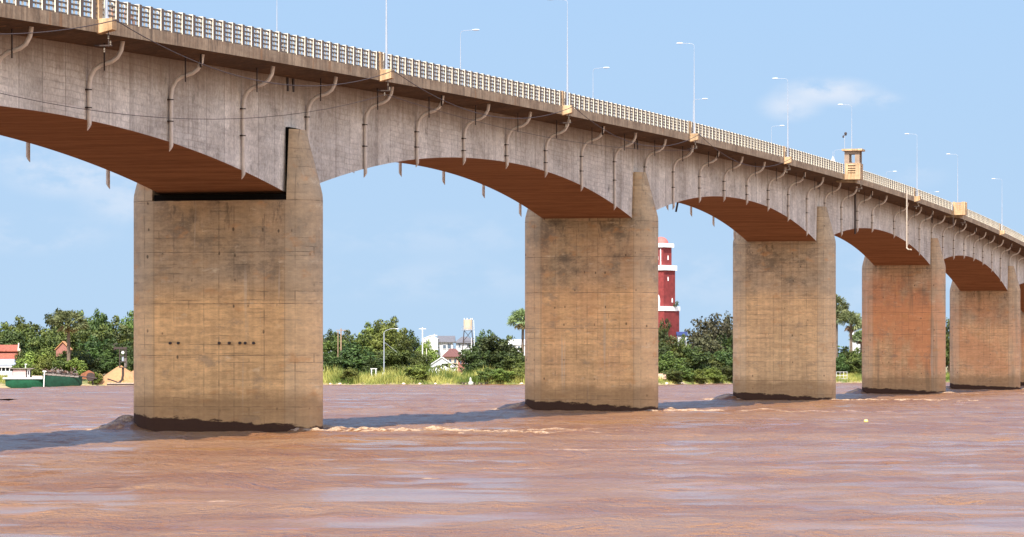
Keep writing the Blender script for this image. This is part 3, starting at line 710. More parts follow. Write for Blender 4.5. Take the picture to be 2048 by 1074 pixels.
# ------------------------------------------------------------------ water
rng = np.random.default_rng(5)
LAT = rng.random((257, 257)).astype(np.float32)
def vnoise(x, y):
    xi = np.floor(x).astype(int); yi = np.floor(y).astype(int); fx = x - xi; fy = y - yi
    fx = fx*fx*fx*(fx*(fx*6-15)+10); fy = fy*fy*fy*(fy*(fy*6-15)+10)
    a = LAT[xi % 257, yi % 257]; b = LAT[(xi+1) % 257, yi % 257]; c = LAT[xi % 257, (yi+1) % 257]; d = LAT[(xi+1) % 257, (yi+1) % 257]
    return (a*(1-fx)+b*fx)*(1-fy) + (c*(1-fx)+d*fx)*fy
def tl(X, Y):                    # world -> bridge local
    dx = X - ORG.x; dy = Y - ORG.y
    return dx*TR.x + dy*TR.y, dx*AX.x + dy*AX.y
def water_h(X, Y):
    h = np.zeros_like(X)
    sk = .34*vnoise(X/19+7, Y/13+3) + .32*vnoise(X/8.3+17, Y/4.5+31) + .34*vnoise(X/3.9+5, Y/1.9+13)
    near = np.clip((172 - Y)/45, 0, 1)
    T0, S0 = tl(X, Y)
    shade = np.exp(-((T0 - .5)/9.5)**6)                       # chop added under the deck, slicks cut so its shadow stays dark
    slick = np.clip((sk - (.58 - .175*near))/.10, 0, 1)*(1 - .9*shade)
    calm = (1.25 - .92*slick)
    for s, a in ((9.0, .06), (4.3, .08), (2.1, .085), (1.15, .06)):
        c, n = math.cos(s*3), math.sin(s*3)
        h += a*(vnoise((X*c+Y*n)/s + s*11, (-X*n+Y*c)/(s*.8) + 5*s) - .5)*2*calm
    foam = np.zeros_like(X)
    T, S = tl(X, Y)
    n1 = vnoise(X*1.3+3, Y*1.3+9); n2 = vnoise(X*3.1+30, Y*3.1+19); n3 = vnoise(X/5+1, Y/5+2)
    for k in range(0, 6):
        s = S - k*SP; t = T
        amp = (1.0, .75, .85, .8, .7, .7)[k]
        # pile-up on the upstream nose
        d = np.sqrt(((t + PW + .5)/2.0)**2 + (s/2.6)**2); m = np.exp(-d*d)*amp
        h += m*(.95 + .5*(n1-.5) + .3*(n2-.5))
        d2 = np.sqrt(((t + PW + 2.2)/1.6)**2 + (s/2.4)**2)
        foam += np.exp(-((d2-1.0)/.35)**2)*(n2 > .35)*amp*.9*(t < -PW+.5)*1.5
        # water drawn down along the flanks, small lip of foam
        h -= .22*np.exp(-((t + 1.0)/6.5)**4)*np.exp(-((np.abs(s)-2.6)/1.6)**2)*(np.abs(s) < 6)
        foam += np.exp(-((s + 2.35 + .35*(n3-.5))/.33)**2)*(np.abs(t) < PW+.3)*(n1*n2*3.2 > 1.05)*.8
        # wake lines running downstream from both shoulders
        for q in (-1, 1):
            off = s - q*(2.4 + .05*np.maximum(t, 0)) + 1.3*(n3-.5) + .9*(vnoise(X/1.6, Y/1.6)-.5)
            ln = 40 if q < 0 else 26
            fall = np.clip(1 - (t - PW)/ln, 0, 1)*(t > PW - 1.5)
            core = np.exp(-(off/.62)**2)*fall
            foam += core*(n1*.55+n2*.6 > .44)*1.3*amp
            h += core*(.20 + .30*(n2-.35))*amp
        inner = np.exp(-(s/2.2)**2)*np.clip(1-(t-PW)/26, 0, 1)*(t > PW)
        h += inner*.22*(n2-.5); foam += inner*(n2*n1 > .58)*.4
    # scattered whitecaps
    wc = vnoise(X/3.2+50, Y/3.2+9)*vnoise(X*.9+4, Y*.9+70)
    foam += np.clip((wc-.80)*9, 0, 1)*.7
    for (cx, cy, lx, ly, a) in ((-8.6, 148, 1.6, .9, .75), (4.5, 205, 9, 1.4, .42), (30, 232, 6, 1.6, .42), (-15, 138, 3, .7, .3)):
        foam += a*np.exp(-((X-cx)/lx)**2 - ((Y-cy)/ly)**2)*(n2*.7+n1*.4 > .55)
    return h, np.clip(foam, 0, 1), slick
V = []; Fc = []; FO = []; SL = []; off = 0
for (x0, x1, y0, y1, st) in ((-52, 48, 92, 302, .36), (-66, 84, 300, 521, .6), (-100, 135, 519, 1062, 1.6)):
    xs = np.arange(x0, x1+st, st); yv = np.arange(y0, y1+st, st); X, Y = np.meshgrid(xs, yv); h, fo, sl_ = water_h(X, Y); SL.append(sl_.ravel())
    V.append(np.stack([X.ravel(), Y.ravel(), h.ravel()], 1)); FO.append(fo.ravel())
    nx, ny = len(xs), len(yv); i = (np.arange(ny-1)[:, None]*nx + np.arange(nx-1)[None]).ravel() + off
    Fc.append(np.stack([i, i+1, i+nx+1, i+nx], 1)); off += nx*ny
V.append(np.array([(-4000, -400, -.42), (4000, -400, -.42), (4000, 1120, -.42), (-4000, 1120, -.42)])); FO.append(np.zeros(4)); SL.append(np.zeros(4)); Fc.append(np.array([[off, off+1, off+2, off+3]]))
V = np.concatenate(V); Fc = np.concatenate(Fc); FO = np.concatenate(FO); SL = np.concatenate(SL)
me = bpy.data.meshes.new('water'); me.vertices.add(len(V)); me.vertices.foreach_set('co', V.ravel().astype(np.float32))
me.loops.add(len(Fc)*4); me.loops.foreach_set('vertex_index', Fc.ravel().astype(np.int32))
me.polygons.add(len(Fc)); me.polygons.foreach_set('loop_start', np.arange(0, len(Fc)*4, 4, dtype=np.int32)); me.polygons.foreach_set('use_smooth', np.ones(len(Fc), bool))
me.update(calc_edges=True)
a_ = me.attributes.new('foam', 'FLOAT', 'POINT'); a_.data.foreach_set('value', FO.astype(np.float32)); a_ = me.attributes.new('slick', 'FLOAT', 'POINT'); a_.data.foreach_set('value', SL.astype(np.float32))
m, nt, p = newmat('muddy_water'); g = G(nt)
big = g.noise(g.mp((.022, .05, 1), (3, 1, 0)), 1, 4, .6); mid = g.noise(g.mp((.10, .22, 1), (8, 1, 0)), 1, 5, .6)
c = g.mix(g.rng(g.mul(big, mid, 'ADD'), .80, 1.2), (.172, .070, .024), (.235, .118, .050))
at_ = N(nt, 'ShaderNodeAttribute', attribute_name='foam'); fo = at_.outputs['Fac']
fo = g.mul(fo, g.rng(g.noise(g.mp((3.1, 3.1, 3.1)), 1, 5, .75), .36, .56, .15, 1.35)); c = g.mix(g.rng(fo, .15, .75, 0, .85), c, (.52, .36, .235))
L(nt, c, p.inputs['Base Color'])
slk = N(nt, 'ShaderNodeAttribute', attribute_name='slick').outputs['Fac']; slick = g.rng(g.mul(slk, g.mul(g.mul(g.noise(g.mp((.45, 1.3, 1), (21, 4, 0)), 1, 5, .65), .5, 'SUBTRACT'), 1.5), 'ADD'), .15, .85)
rr = g.mul(g.rng(slick, 0, 1, .30, .13, False), g.rng(fo, .1, .6, 0, .5), 'ADD'); L(nt, rr, p.inputs['Roughness'])
p.inputs['IOR'].default_value = 1.33; p.inputs['Specular IOR Level'].default_value = .5
w1 = g.noise(g.mp((.9, 1.1, 1), (0, 5, 0)), 1, 6, .62); w2 = g.noise(g.mp((3.2, 3.6, 1), (4, 5, 0)), 1, 5, .6)
w3 = g.noise(g.mp((9.5, 8.5, 1), (4, 1, 0)), 1, 4, .65); hh = g.mul(g.mul(g.mul(w1, .62), g.mul(w2, .26), 'ADD'), g.mul(w3, .055), 'ADD')
b = N(nt, 'ShaderNodeBump', ins={'Distance': 1.0}); L(nt, g.rng(slick, 0, 1, 1.0, .24, False), b.inputs['Strength']); L(nt, hh, b.inputs['Height']); L(nt, b.outputs[0], p.inputs['Normal'])
me.materials.append(m)
o = bpy.data.objects.new('water', me); COL.objects.link(o); tag(o, 'wide muddy brown river with ripples, foam lines and the bridge shadow', None, None, 'structure')

# ------------------------------------------------------------------ far bank
BX = [-4000, -600, -120, -86, -45, 4, 36, 58, 88, 130, 600, 4000]; BY = [800, 820, 853, 868, 898, 905, 911, 950, 1006, 1030, 1080, 1110]
def yb(x): return float(np.interp(x, BX, BY))
DD = [(-25, -2.2), (-.5, -.5), (0.3, .08), (2.5, .6), (7, 1.0), (15, 1.6), (30, 2.3), (70, 3.3), (400, 3.6), (2500, 3.9), (9000, 3.9)]
def gz(x, y):
    d = y - yb(x); return float(np.interp(d, [q[0] for q in DD], [q[1] for q in DD]))
mb = MB(); xs = sorted(set(list(range(-240, 241, 3)) + [-9000, -5000, -2500, -1200, -600, -400, 400, 600, 1200, 2500, 5000, 9000]))
for x in xs:
    for k, (d, z) in enumerate(DD):
        q = noise.noise(Vector((x*.13, d*.2, 3)))*(.25 if 0 < k < 7 else 0); mb.v.append((x, yb(x)+d+q*3, z+q))
n = len(DD)
for i in range(len(xs)-1):
    for k in range(n-1): mb.f.append((i*n+k, (i+1)*n+k, (i+1)*n+k+1, i*n+k+1)); mb.m.append(0)
m, nt, p = newmat('bank_soil'); g = G(nt)
c = g.mix(g.rng(g.noise(g.mp((.25, .25, .25)), 1, 6, .65), .4, .62), (.30, .22, .12), (.11, .13, .035)); L(nt, c, p.inputs['Base Color']); p.inputs['Roughness'].default_value = .95
o = mb.build('river_bank', m, smooth=True); tag(o, 'low earth river bank on the far side with rough vegetation', None, None, 'structure')

# ------------------------------------------------------------------ vegetation
def leafmat(name, c1, c2, spec=.3, rough=.6):
    m, nt, p = newmat(name); g = G(nt)
    oi = N(nt, 'ShaderNodeObjectInfo'); at_ = N(nt, 'ShaderNodeAttribute', attribute_name='tint')
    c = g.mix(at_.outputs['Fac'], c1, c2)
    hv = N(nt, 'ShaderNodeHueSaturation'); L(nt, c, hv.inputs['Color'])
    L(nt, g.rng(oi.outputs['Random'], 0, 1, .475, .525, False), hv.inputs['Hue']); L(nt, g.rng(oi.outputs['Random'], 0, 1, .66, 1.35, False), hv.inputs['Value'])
    L(nt, hv.outputs[0], p.inputs['Base Color']); p.inputs['Roughness'].default_value = rough; p.inputs['Specular IOR Level'].default_value = spec
    tr = N(nt, 'ShaderNodeBsdfTranslucent'); L(nt, hv.outputs[0], tr.inputs[0]); mx = N(nt, 'ShaderNodeMixShader', ins={0: .14})
    L(nt, p.outputs[0], mx.inputs[1]); L(nt, tr.outputs[0], mx.inputs[2]); L(nt, mx.outputs[0], nt.nodes['Material Output'].inputs[0]); return m
LM = {'dark': leafmat('dark_leaves', (.018, .032, .008), (.075, .105, .022)), 'mid': leafmat('green_leaves', (.030, .048, .010), (.125, .155, .028)),
      'light': leafmat('light_leaves', (.055, .08, .013), (.20, .23, .04)), 'brown': leafmat('olive_leaves', (.030, .034, .016), (.115, .11, .045)),
      'palm': leafmat('palm_fronds', (.07, .10, .035), (.27, .31, .13)), 'grass': leafmat('reed_blades', (.09, .16, .022), (.50, .52, .13)), 'dry': leafmat('dead_fronds', (.14, .09, .045), (.38, .29, .16))}
bark = plain('bark', (.14, .10, .07), .9, .3, 2); 
def leaves(name, mat, parent, blobs, n, size, rnd, drop=0.0):
    """blobs: (x,y,z,rx,ry,rz); leaf faces in and on every blob"""
    w = np.array([b[3]*b[4]+b[3]*b[5] for b in blobs]); w /= w.sum(); mb = MB(); tint = []
    for (x, y, z, rx, ry, rz), k in zip(blobs, (w*n).astype(int)):
        bt = rnd.uniform(-.22, .22)
        for _ in range(max(8, k)):
            d = Vector((rnd.gauss(0,1), rnd.gauss(0,1), rnd.gauss(0,1))).normalized(); rr = rnd.random()**.33
            if rnd.random() < .12: rr *= 1.16
            c = Vector((x+d.x*rx*rr, y+d.y*ry*rr, z+d.z*rz*rr))
            nrm = (d + Vector((rnd.gauss(0,.6), rnd.gauss(0,.6), rnd.gauss(0,.5)+.35))).normalized()
            a = nrm.orthogonal().normalized(); a = Matrix.Rotation(rnd.uniform(0, 6.28), 3, nrm) @ a; b = nrm.cross(a); s = size*rnd.uniform(.55, 1.35)
            o = len(mb.v); mb.v += [tuple(c+a*s), tuple(c+b*s*.6-a*s*.1), tuple(c-a*s), tuple(c-b*s*.6+a*s*.1)]; mb.f.append((o, o+1, o+2, o+3)); mb.m.append(0)
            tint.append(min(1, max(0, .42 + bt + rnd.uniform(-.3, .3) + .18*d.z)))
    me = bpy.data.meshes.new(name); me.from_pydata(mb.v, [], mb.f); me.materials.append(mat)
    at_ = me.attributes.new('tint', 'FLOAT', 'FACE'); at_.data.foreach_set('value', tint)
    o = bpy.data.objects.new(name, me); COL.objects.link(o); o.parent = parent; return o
def make_tree(kind, seed, dens=1.0):
    """unit tree: 10 m tall, 10 m wide"""
    rnd = random.Random(seed); root = empty('tree'); mb = MB()
    top = Vector((rnd.uniform(-.5,.5), rnd.uniform(-.5,.5), 3.4)); mb.tube([(0,0,-.6), (.05,0,1.4), top], .30, 8, .20); blobs = []
    nl = 11
    for i in range(nl):
        a = 2.4*i + rnd.uniform(-.3,.3); r = rnd.uniform(1.5, 3.6); z = rnd.uniform(3.2, 8.2)*(1 - .03*r) + .4
        e = Vector((r*math.cos(a), r*math.sin(a), z)); mb.tube([top*.85, (top+e)/2 + Vector((0,0,.5)), e], .15, 6, .03)
        s = rnd.uniform(1.0, 1.75); blobs.append((e.x, e.y, e.z, s*1.15, s*1.15, s*.85))
        for _ in range(3):
            q = rnd.uniform(.45, .85); d = Vector((rnd.gauss(0,1), rnd.gauss(0,1), rnd.gauss(0,.7))).normalized()*s*1.15; blobs.append((e.x+d.x, e.y+d.y, e.z+d.z, q*1.2, q*1.2, q*.8))
    blobs += [(2.4*math.cos(a), 2.4*math.sin(a), rnd.uniform(1.2, 4.6), 1.9, 1.9, 1.4) for a in (0, 1.1, 2.2, 3.3, 4.4, 5.5)]
    blobs += [(0,0,5.4,2.6,2.6,2.0), (.6,.2,7.6,1.9,1.9,1.35), (-.8,0,3.2,2.8,2.4,1.4), (1.2,-.4,3.0,2.5,2.2,1.3), (rnd.uniform(-1,1),0,9.0,1.0,1.0,.8)]
    mb.build('trunk', bark, root); leaves('crown', LM[kind], root, blobs, int(5200*dens), .30, rnd); return root
protos = {}
for k in ('dark', 'mid', 'light', 'brown'):
    protos[k] = [make_tree(k, 11*i + hash_) for i, hash_ in ((1, len(k)), (2, len(k)+5), (3, len(k)+9))] if k != 'brown' else [make_tree(k, 71, .55), make_tree(k, 75, .6)]
used = set()
def put(root, loc, sx, sz, rz, label, cat='tree', group='trees on the far bank', name=None):
    o = root if root.name not in used else copy_tree(root)
    if o is root: used.add(root.name)
    o.location = loc; o.scale = (sx, sx, sz); o.rotation_euler = (0, 0, rz)
    if name: o.name = name
    return tag(o, label, cat, group)
cntr = [0]
def tree(px, ytop, wpx, Yo, kind, label, base=None, cat='tree', group='trees on the far bank', name=None):
    """px, ytop, wpx: where it stands in the picture; Yo: metres behind the bank line"""
    cntr[0] += 1; rnd = random.Random(cntr[0]*13)
    Y = 900
    for _ in range(3): Y = yb((px-1024)/F*Y) + Yo
    X = (px-1024)/F*Y; z0 = gz(X, Y) - .2; zt = EYE + (732-ytop)/F*Y; w = wpx/F*Y
    pr = rnd.choice(protos[kind]); return put(pr, (X, Y, z0), w/7.4, (zt-z0)/10.0, rnd.uniform(0, 6.28), label, cat, group, name)
T = [  # px, top, width, behind bank, kind, label
 (8, 640, 70, 60, 'mid', 'green tree at the left edge of the picture above the red temple roof'),
 (42, 628, 78, 66, 'mid', 'broad tree with a ragged top behind the red tiled roof, second from the left edge'),
 (78, 668, 60, 50, 'dark', 'lower dark tree between the temple roof and the round palm crown'),
 (112, 612, 48, 70, 'dark', 'narrow dark tree topping the bank left of the palm above the boats'),
 (160, 616, 62, 72, 'mid', 'tree just right of the palm above the boats, its top against the sky'),
 (196, 613, 54, 66, 'dark', 'dark pointed tree midway between the palm and the first pier'),
 (228, 626, 60, 74, 'mid', 'bushy tree second from the first pier on its left side'),
 (264, 616, 60, 68, 'mid', 'tree cut by the left side of the first pier'),
 (60, 700, 62, 24, 'light', 'light green bush right beside the temple roof gable behind the boat cabin'),
 (94, 702, 56, 22, 'light', 'yellow green bushy tree behind the two green boats'),
 (158, 694, 50, 22, 'mid', 'round tree behind the stern of the dark barge'),
 (192, 668, 66, 30, 'dark', 'very dark tree behind the small sand heap'),
 (232, 674, 64, 26, 'dark', 'very dark tree right behind the dredge mast'),
 (262, 690, 44, 20, 'dark', 'low dark tree over the yellow roof by the first pier'),
 (320, 640, 70, 60, 'mid', 'tree hidden behind the left half of the first pier'), (390, 650, 80, 60, 'dark', 'tree hidden behind the middle of the first pier'),
 (460, 645, 80, 60, 'mid', 'tree hidden behind the centre of the first pier'), (530, 650, 80, 62, 'dark', 'tree hidden behind the right half of the first pier'), (600, 652, 70, 60, 'mid', 'tree hidden behind the right edge of the first pier'),
 (662, 655, 50, 70, 'dark', 'dark tree touching the right edge of the first pier'),
 (692, 656, 52, 76, 'mid', 'tree behind the pair of brown poles'),
 (742, 640, 56, 66, 'light', 'left half of the tall yellowish tree mass behind the bank street lamp'),
 (782, 628, 62, 62, 'light', 'tallest yellow green tree of the bank between the first two piers'),
 (825, 657, 44, 74, 'dark', 'dark thin-crowned tree left of the white poles'),
 (715, 684, 90, 26, 'dark', 'wide dark bush tree right of the first pier, above the reeds'),
 (664, 700, 46, 20, 'dark', 'low dark bush hugging the right edge of the first pier'),
 (790, 690, 60, 28, 'mid', 'medium bush right of the bank street lamp'),
 (838, 700, 40, 24, 'mid', 'small bush under the tall white poles'),
 (858, 677, 44, 46, 'light', 'light green tree between the two white poles'),
 (962, 657, 44, 84, 'dark', 'dark tree right behind the water tower'),
 (984, 666, 84, 30, 'dark', 'big round dark tree between the water tower and the second pier'),
 (948, 690, 50, 20, 'dark', 'dark bush in front of the brown roofed house'),
 (1028, 688, 60, 28, 'dark', 'dark tree under the palm left of the second pier'),
 (1020, 668, 60, 86, 'mid', 'pale distant tree behind the big round dark tree'),
 (1110, 650, 80, 50, 'mid', 'tree hidden behind the left part of the second pier'), (1180, 655, 80, 55, 'dark', 'tree hidden behind the middle of the second pier'), (1250, 655, 80, 50, 'mid', 'tree hidden behind the right part of the second pier'),
 (1322, 634, 34, 40, 'dark', 'narrow dark tree between the second pier and the foot of the red tower'),
 (1345, 668, 50, 30, 'mid', 'tree in front of the foot of the red tower'),
 (1392, 640, 56, 44, 'brown', 'thin olive brown tree right of the red tower'),
 (1424, 622, 78, 40, 'brown', 'tall sparse olive brown tree between the tower and the third pier'),
 (1456, 618, 46, 46, 'brown', 'sparse olive tree touching the left side of the third pier'),
 (1335, 700, 64, 16, 'mid', 'leafy bush low beside the right edge of the second pier'),
 (1392, 690, 62, 18, 'dark', 'dark bush under the thin olive tree'),
 (1440, 700, 66, 18, 'dark', 'dark bush low beside the left edge of the third pier'),
 (1366, 664, 30, 34, 'mid', 'small tree over the blue roof by the red tower'),
 (1530, 650, 80, 40, 'mid', 'tree hidden behind the left half of the third pier'), (1610, 650, 80, 44, 'dark', 'tree hidden behind the right half of the third pier'),
 (1690, 690, 44, 30, 'mid', 'tree under the palms between the third and fourth piers'),
 (1716, 692, 44, 20, 'mid', 'tree beside the left edge of the fourth pier'),
 (1780, 650, 80, 40, 'dark', 'tree hidden behind the left half of the fourth pier'), (1850, 650, 80, 40, 'mid', 'tree hidden behind the right half of the fourth pier'),
 (1897, 632, 40, 36, 'mid', 'tree glimpsed in the slit between the fourth and fifth piers'),
 (1960, 650, 80, 40, 'dark', 'tree hidden behind the fifth pier'), (2030, 655, 80, 40, 'mid', 'tree hidden past the fifth pier'),
]
T += [(127, 699, 46, 18, 'mid', 'leafy low tree hiding the wall of the orange roofed house'), (20, 655, 70, 48, 'dark', 'dark lower tree behind the temple roof at the left edge'), (60, 650, 66, 56, 'mid', 'leafy tree behind the brown gabled house'), (118, 640, 66, 58, 'mid', 'full tree directly behind the round palm'),
 (100, 660, 60, 40, 'mid', 'middle height tree left of the round palm trunk'), (172, 645, 70, 50, 'mid', 'full tree right of the round palm trunk'), (208, 645, 70, 52, 'mid', 'full leafy tree above the dredging mast on its left'), (246, 645, 70, 54, 'mid', 'full leafy tree above the dredging mast on its right'),
 (215, 695, 50, 22, 'dark', 'dark undergrowth tree left of the dredging mast'), (175, 705, 50, 20, 'dark', 'dark undergrowth tree behind the rusty pump'), (125, 714, 40, 12, 'mid', 'low green tree above the barge bow'), (40, 700, 36, 34, 'mid', 'green tree filling the gap behind the cabin boat'),
 (675, 668, 56, 50, 'mid', 'leafy tree behind the low white building'), (730, 655, 60, 50, 'mid', 'green lower side of the tall yellowish tree, on its left'), (770, 650, 70, 50, 'light', 'olive lower crown directly behind the bank street lamp'), (806, 665, 50, 52, 'mid', 'green tree on the right flank of the tall yellowish tree'),
 (760, 700, 70, 30, 'mid', 'leafy undergrowth tree behind the foot of the bank lamp'), (815, 700, 50, 34, 'dark', 'dark undergrowth tree above the teal shed'), (745, 712, 40, 20, 'dark', 'dark low tree above the white gateway'),
 (965, 700, 60, 24, 'dark', 'dark low crown left under the big round dark tree'), (1008, 700, 60, 24, 'dark', 'dark low crown right under the big round dark tree'), (1040, 705, 50, 20, 'mid', 'low green tree touching the left edge of the second pier'),
 (1328, 678, 46, 26, 'dark', 'dark tree hiding the foot of the red tower at its left'), (1372, 690, 60, 24, 'mid', 'green tree below the blue roof'), (1410, 665, 66, 30, 'brown', 'olive tree between the thin tree and the third pier'), (1448, 660, 60, 32, 'dark', 'dark leafy tree beside the upper left of the bank edge at the third pier'), (1420, 705, 56, 20, 'mid', 'low green tree in the middle of the bank by the third pier'),
 (1682, 705, 40, 18, 'dark', 'dark undergrowth under the palms at the third pier'), (1712, 705, 40, 16, 'mid', 'low bush behind the white fence'),]
for t in T: tree(*t)
S_ = [(82, 713, 40, 12, 'light', 'light green shrub behind the cabin boat'), (150, 713, 44, 10, 'light', 'light green shrub above the dark barge stern'), (190, 743, 30, 2, 'light', 'low grassy shrub at the water edge left of the sand pile'),
 (700, 733, 34, 3, 'light', 'pale shrub in the reeds under the dark bush'), (835, 728, 48, 5, 'light', 'yellow green shrub in the reeds below the white poles'),
 (975, 733, 40, 3, 'mid', 'green shrub by the driftwood'), (1000, 735, 44, 3, 'light', 'light shrub at the waterline left of the second pier'), (1036, 733, 38, 4, 'light', 'straw green shrub touching the left edge of the second pier'),
 (1345, 736, 40, 3, 'mid', 'green shrub at the waterline right of the second pier'), (1395, 737, 40, 2, 'light', 'yellow green shrub in the middle of the bank right of the tower'),
 (1425, 733, 44, 3, 'light', 'light green shrub second from the third pier'), (1455, 729, 40, 4, 'mid', 'green shrub touching the left edge of the third pier'), (1365, 731, 40, 6, 'mid', 'dark green shrub beneath the red tower')]
for t in S_: tree(*t, cat='shrub', group='shrubs on the far bank', name='shrub')
# a far wood behind the bank trees
rnd = random.Random(3); bl = []
for x in range(-230, 260, 5): bl.append((x + rnd.uniform(-2, 2), 1150 + rnd.uniform(-15, 40), 5.5 + rnd.uniform(-1, 2), 5, 5, rnd.uniform(4, 6.2)))
o = leaves('distant_wood', LM['dark'], None, bl, 16000, .75, rnd); tag(o, 'low distant wood closing the view behind the bank trees', 'wood', None, 'stuff')
# reeds and tall grass along the waterline
rnd = random.Random(9); mb = MB(); tint = []
def reed_top(px):
    if px < 165: return .9
    if px < 275: return .6
    if 640 < px < 1060: return 2.5
    if 1310 < px < 1475: return 1.5
    return 1.6
for _ in range(46000):
    px = rnd.uniform(-20, 2060); X = (px-1024)/F*905; d = rnd.uniform(.6, 17)**1.0; Yq = yb(X) + d; z = gz(X, Yq) - .15
    if 178 < px < 276 and rnd.random() < .85: continue
    cl = noise.noise(Vector((X*.22, d*.3, 0))); h = reed_top(px)*.74*(.6 + .6*rnd.random())*max(.25, 1 + 1.5*cl)*(.75 + .35*min(1, d/10)); a = rnd.uniform(0, 6.28); w = rnd.uniform(.05, .12)
    lx, ly = rnd.gauss(0, .22)*h, rnd.gauss(0, .22)*h; o_ = len(mb.v)
    mb.v += [(X - w*math.cos(a), Yq - w*math.sin(a), z), (X + w*math.cos(a), Yq + w*math.sin(a), z), (X + lx*.4 + w*.7*math.cos(a), Yq + ly*.4, z + h*.6), (X + lx, Yq + ly, z + h), (X + lx*.4 - w*.7*math.cos(a), Yq + ly*.4, z + h*.6)]
    mb.f.append((o_, o_+1, o_+2, o_+3, o_+4)); tint.append(min(1, max(0, .45 + 1.5*noise.noise(Vector((X*.16, d*.16, 5))) + rnd.uniform(-.25, .25))))
me = bpy.data.meshes.new('reeds'); me.from_pydata(mb.v, [], mb.f); me.materials.append(LM['grass']); a_ = me.attributes.new('tint', 'FLOAT', 'FACE'); a_.data.foreach_set('value', tint)
o = bpy.data.objects.new('reeds', me); COL.objects.link(o); tag(o, 'yellow green reeds and tall grass lining the far waterline', 'reeds', None, 'stuff')

# palms
def palm_proto(seed, H=12.0):
    rnd = random.Random(seed); root = empty('palm_tree'); mb = MB(); mb.tube([(0,0,-.4), (.1,0,4), (.05,0,8), (0,0,H)], .28, 10, .2); mb.build('trunk', bark, root, smooth=True)
    def fans(name, n, lo, hi, mat, rad, pet):
        mb = MB(); tint = []
        for i in range(n):
            az = 2.4*i + rnd.uniform(-.3, .3); el = rnd.uniform(lo, hi); d = Vector((math.cos(az)*math.cos(el), math.sin(az)*math.cos(el), math.sin(el)))
            s = pet*rnd.uniform(.8, 1.15); c = Vector((0,0,H)) + d*s; mb.tube([(0,0,H), Vector((0,0,H))+d*s*.5+Vector((0,0,.08)), c], .045, 4, .03); tint += [.5]*(4*2+2)
            side = d.cross(Vector((0,0,1))).normalized(); upv = side.cross(d).normalized(); R_ = rad*rnd.uniform(.8, 1.15); sp = 15; tw_ = rnd.uniform(-1.25, 1.25); side, upv = side*math.cos(tw_) + upv*math.sin(tw_), upv*math.cos(tw_) - side*math.sin(tw_)
            for q in range(sp):
                a0 = -2.1 + 4.2*q/sp; a1 = a0 + 4.2/sp*.72; am = (a0+a1)/2
                def P(a, r, lift): return c + (d*math.cos(a) + side*math.sin(a))*r + upv*lift - Vector((0,0,1))*(.10*r*r)
                o_ = len(mb.v); mb.v += [tuple(P(a0, .12, 0)), tuple(P(a0, R_*.62, .12*(q % 2))), tuple(P(am, R_*rnd.uniform(.92, 1.05), -.05)), tuple(P(a1, R_*.62, .12*((q+1) % 2))), tuple(P(a1, .12, 0))]
                mb.f.append((o_, o_+1, o_+2, o_+3, o_+4)); mb.m.append(0); tint.append(rnd.uniform(.1, .9))
        me = bpy.data.meshes.new(name); me.from_pydata(mb.v, [], mb.f); me.materials.append(mat); a_ = me.attributes.new('tint', 'FLOAT', 'FACE'); a_.data.foreach_set('value', tint[:len(mb.f)] + [.5]*(len(mb.f)-len(tint)))
        o = bpy.data.objects.new(name, me); COL.objects.link(o); o.parent = root; return o
    fans('fronds', 54, -.35, 1.45, LM['palm'], 1.35, 1.7); fans('dead_fronds', 12, -1.45, -.75, LM['dry'], 1.0, 1.3); return root
pp = [palm_proto(4), palm_proto(9)]; pu = set()
def palm(px, ycrown, Yo, sc_, lab, i=0):
    Y = 900
    for _ in range(3): Y = yb((px-1024)/F*Y) + Yo
    X = (px-1024)/F*Y; z0 = gz(X, Y) - .2; zt = EYE + (732-ycrown)/F*Y
    o = pp[i] if i not in pu else copy_tree(pp[i]); pu.add(i); o.location = (X, Y, z0); o.rotation_euler = (0, 0, px); o.scale = (sc_, sc_, (zt-z0)/12.0)
    tag(o, lab, 'palm tree', 'sugar palms on the far bank')
palm(137, 646, 14, 1.75, 'round crowned palm with hanging dead fronds above the green boats', 0)
palm(1046, 641, 46, 1.5, 'ragged tall palm half hidden by the left edge of the second pier', 1)
palm(1674, 618, 30, 1.35, 'tall palm partly hidden by the right edge of the third pier', 1)
palm(1702, 646, 24, 1.5, 'palm with a skirt of brown dead fronds between the third and fourth piers', 0)
palm(1722, 676, 34, 1.2, 'small palm touching the left edge of the fourth pier', 1)
# banana clump
def banana(px, py, Yo, lab, s=1.0):
    Y = 905 + Yo; c = at(px, py, Y); r = random.Random(int(px)); root = empty('banana_plant', (c.x, Y, gz(c.x, Y)-.1), 0, lab, 'banana plant', 'banana plants by the white tent')
    MB().tube([(0,0,-.1), (0,0,1.2*s), (0.05,0,2.2*s)], .16, 8, .1).build('stem', plain('banana_stem', (.30, .28, .10), .8), root)
    mb = MB(); tint = []
    for i in range(9):
        a = 2.4*i; d = Vector((math.cos(a), math.sin(a), 0)); sd_ = Vector((-d.y, d.x, 0)); q = [Vector((0,0,2.1*s)) + d*t*2.0*s + Vector((0,0,1))*(1.3*t - 1.5*t*t)*s*1.2 for t in (0, .3, .6, 1.0)]
        o_ = len(mb.v)
        for k, p_ in enumerate(q): w = (.06, .34, .36, .05)[k]*s; mb.v += [tuple(p_+sd_*w), tuple(p_-sd_*w)]
        for k in range(3): mb.f.append((o_+2*k, o_+2*k+1, o_+2*k+3, o_+2*k+2)); mb.m.append(0); tint.append(r.random())
    me = bpy.data.meshes.new('leaves'); me.from_pydata(mb.v, [], mb.f); me.materials.append(LM['mid']); a_ = me.attributes.new('tint', 'FLOAT', 'FACE'); a_.data.foreach_set('value', tint)
    o = bpy.data.objects.new('leaf_fan', me); COL.objects.link(o); o.parent = root
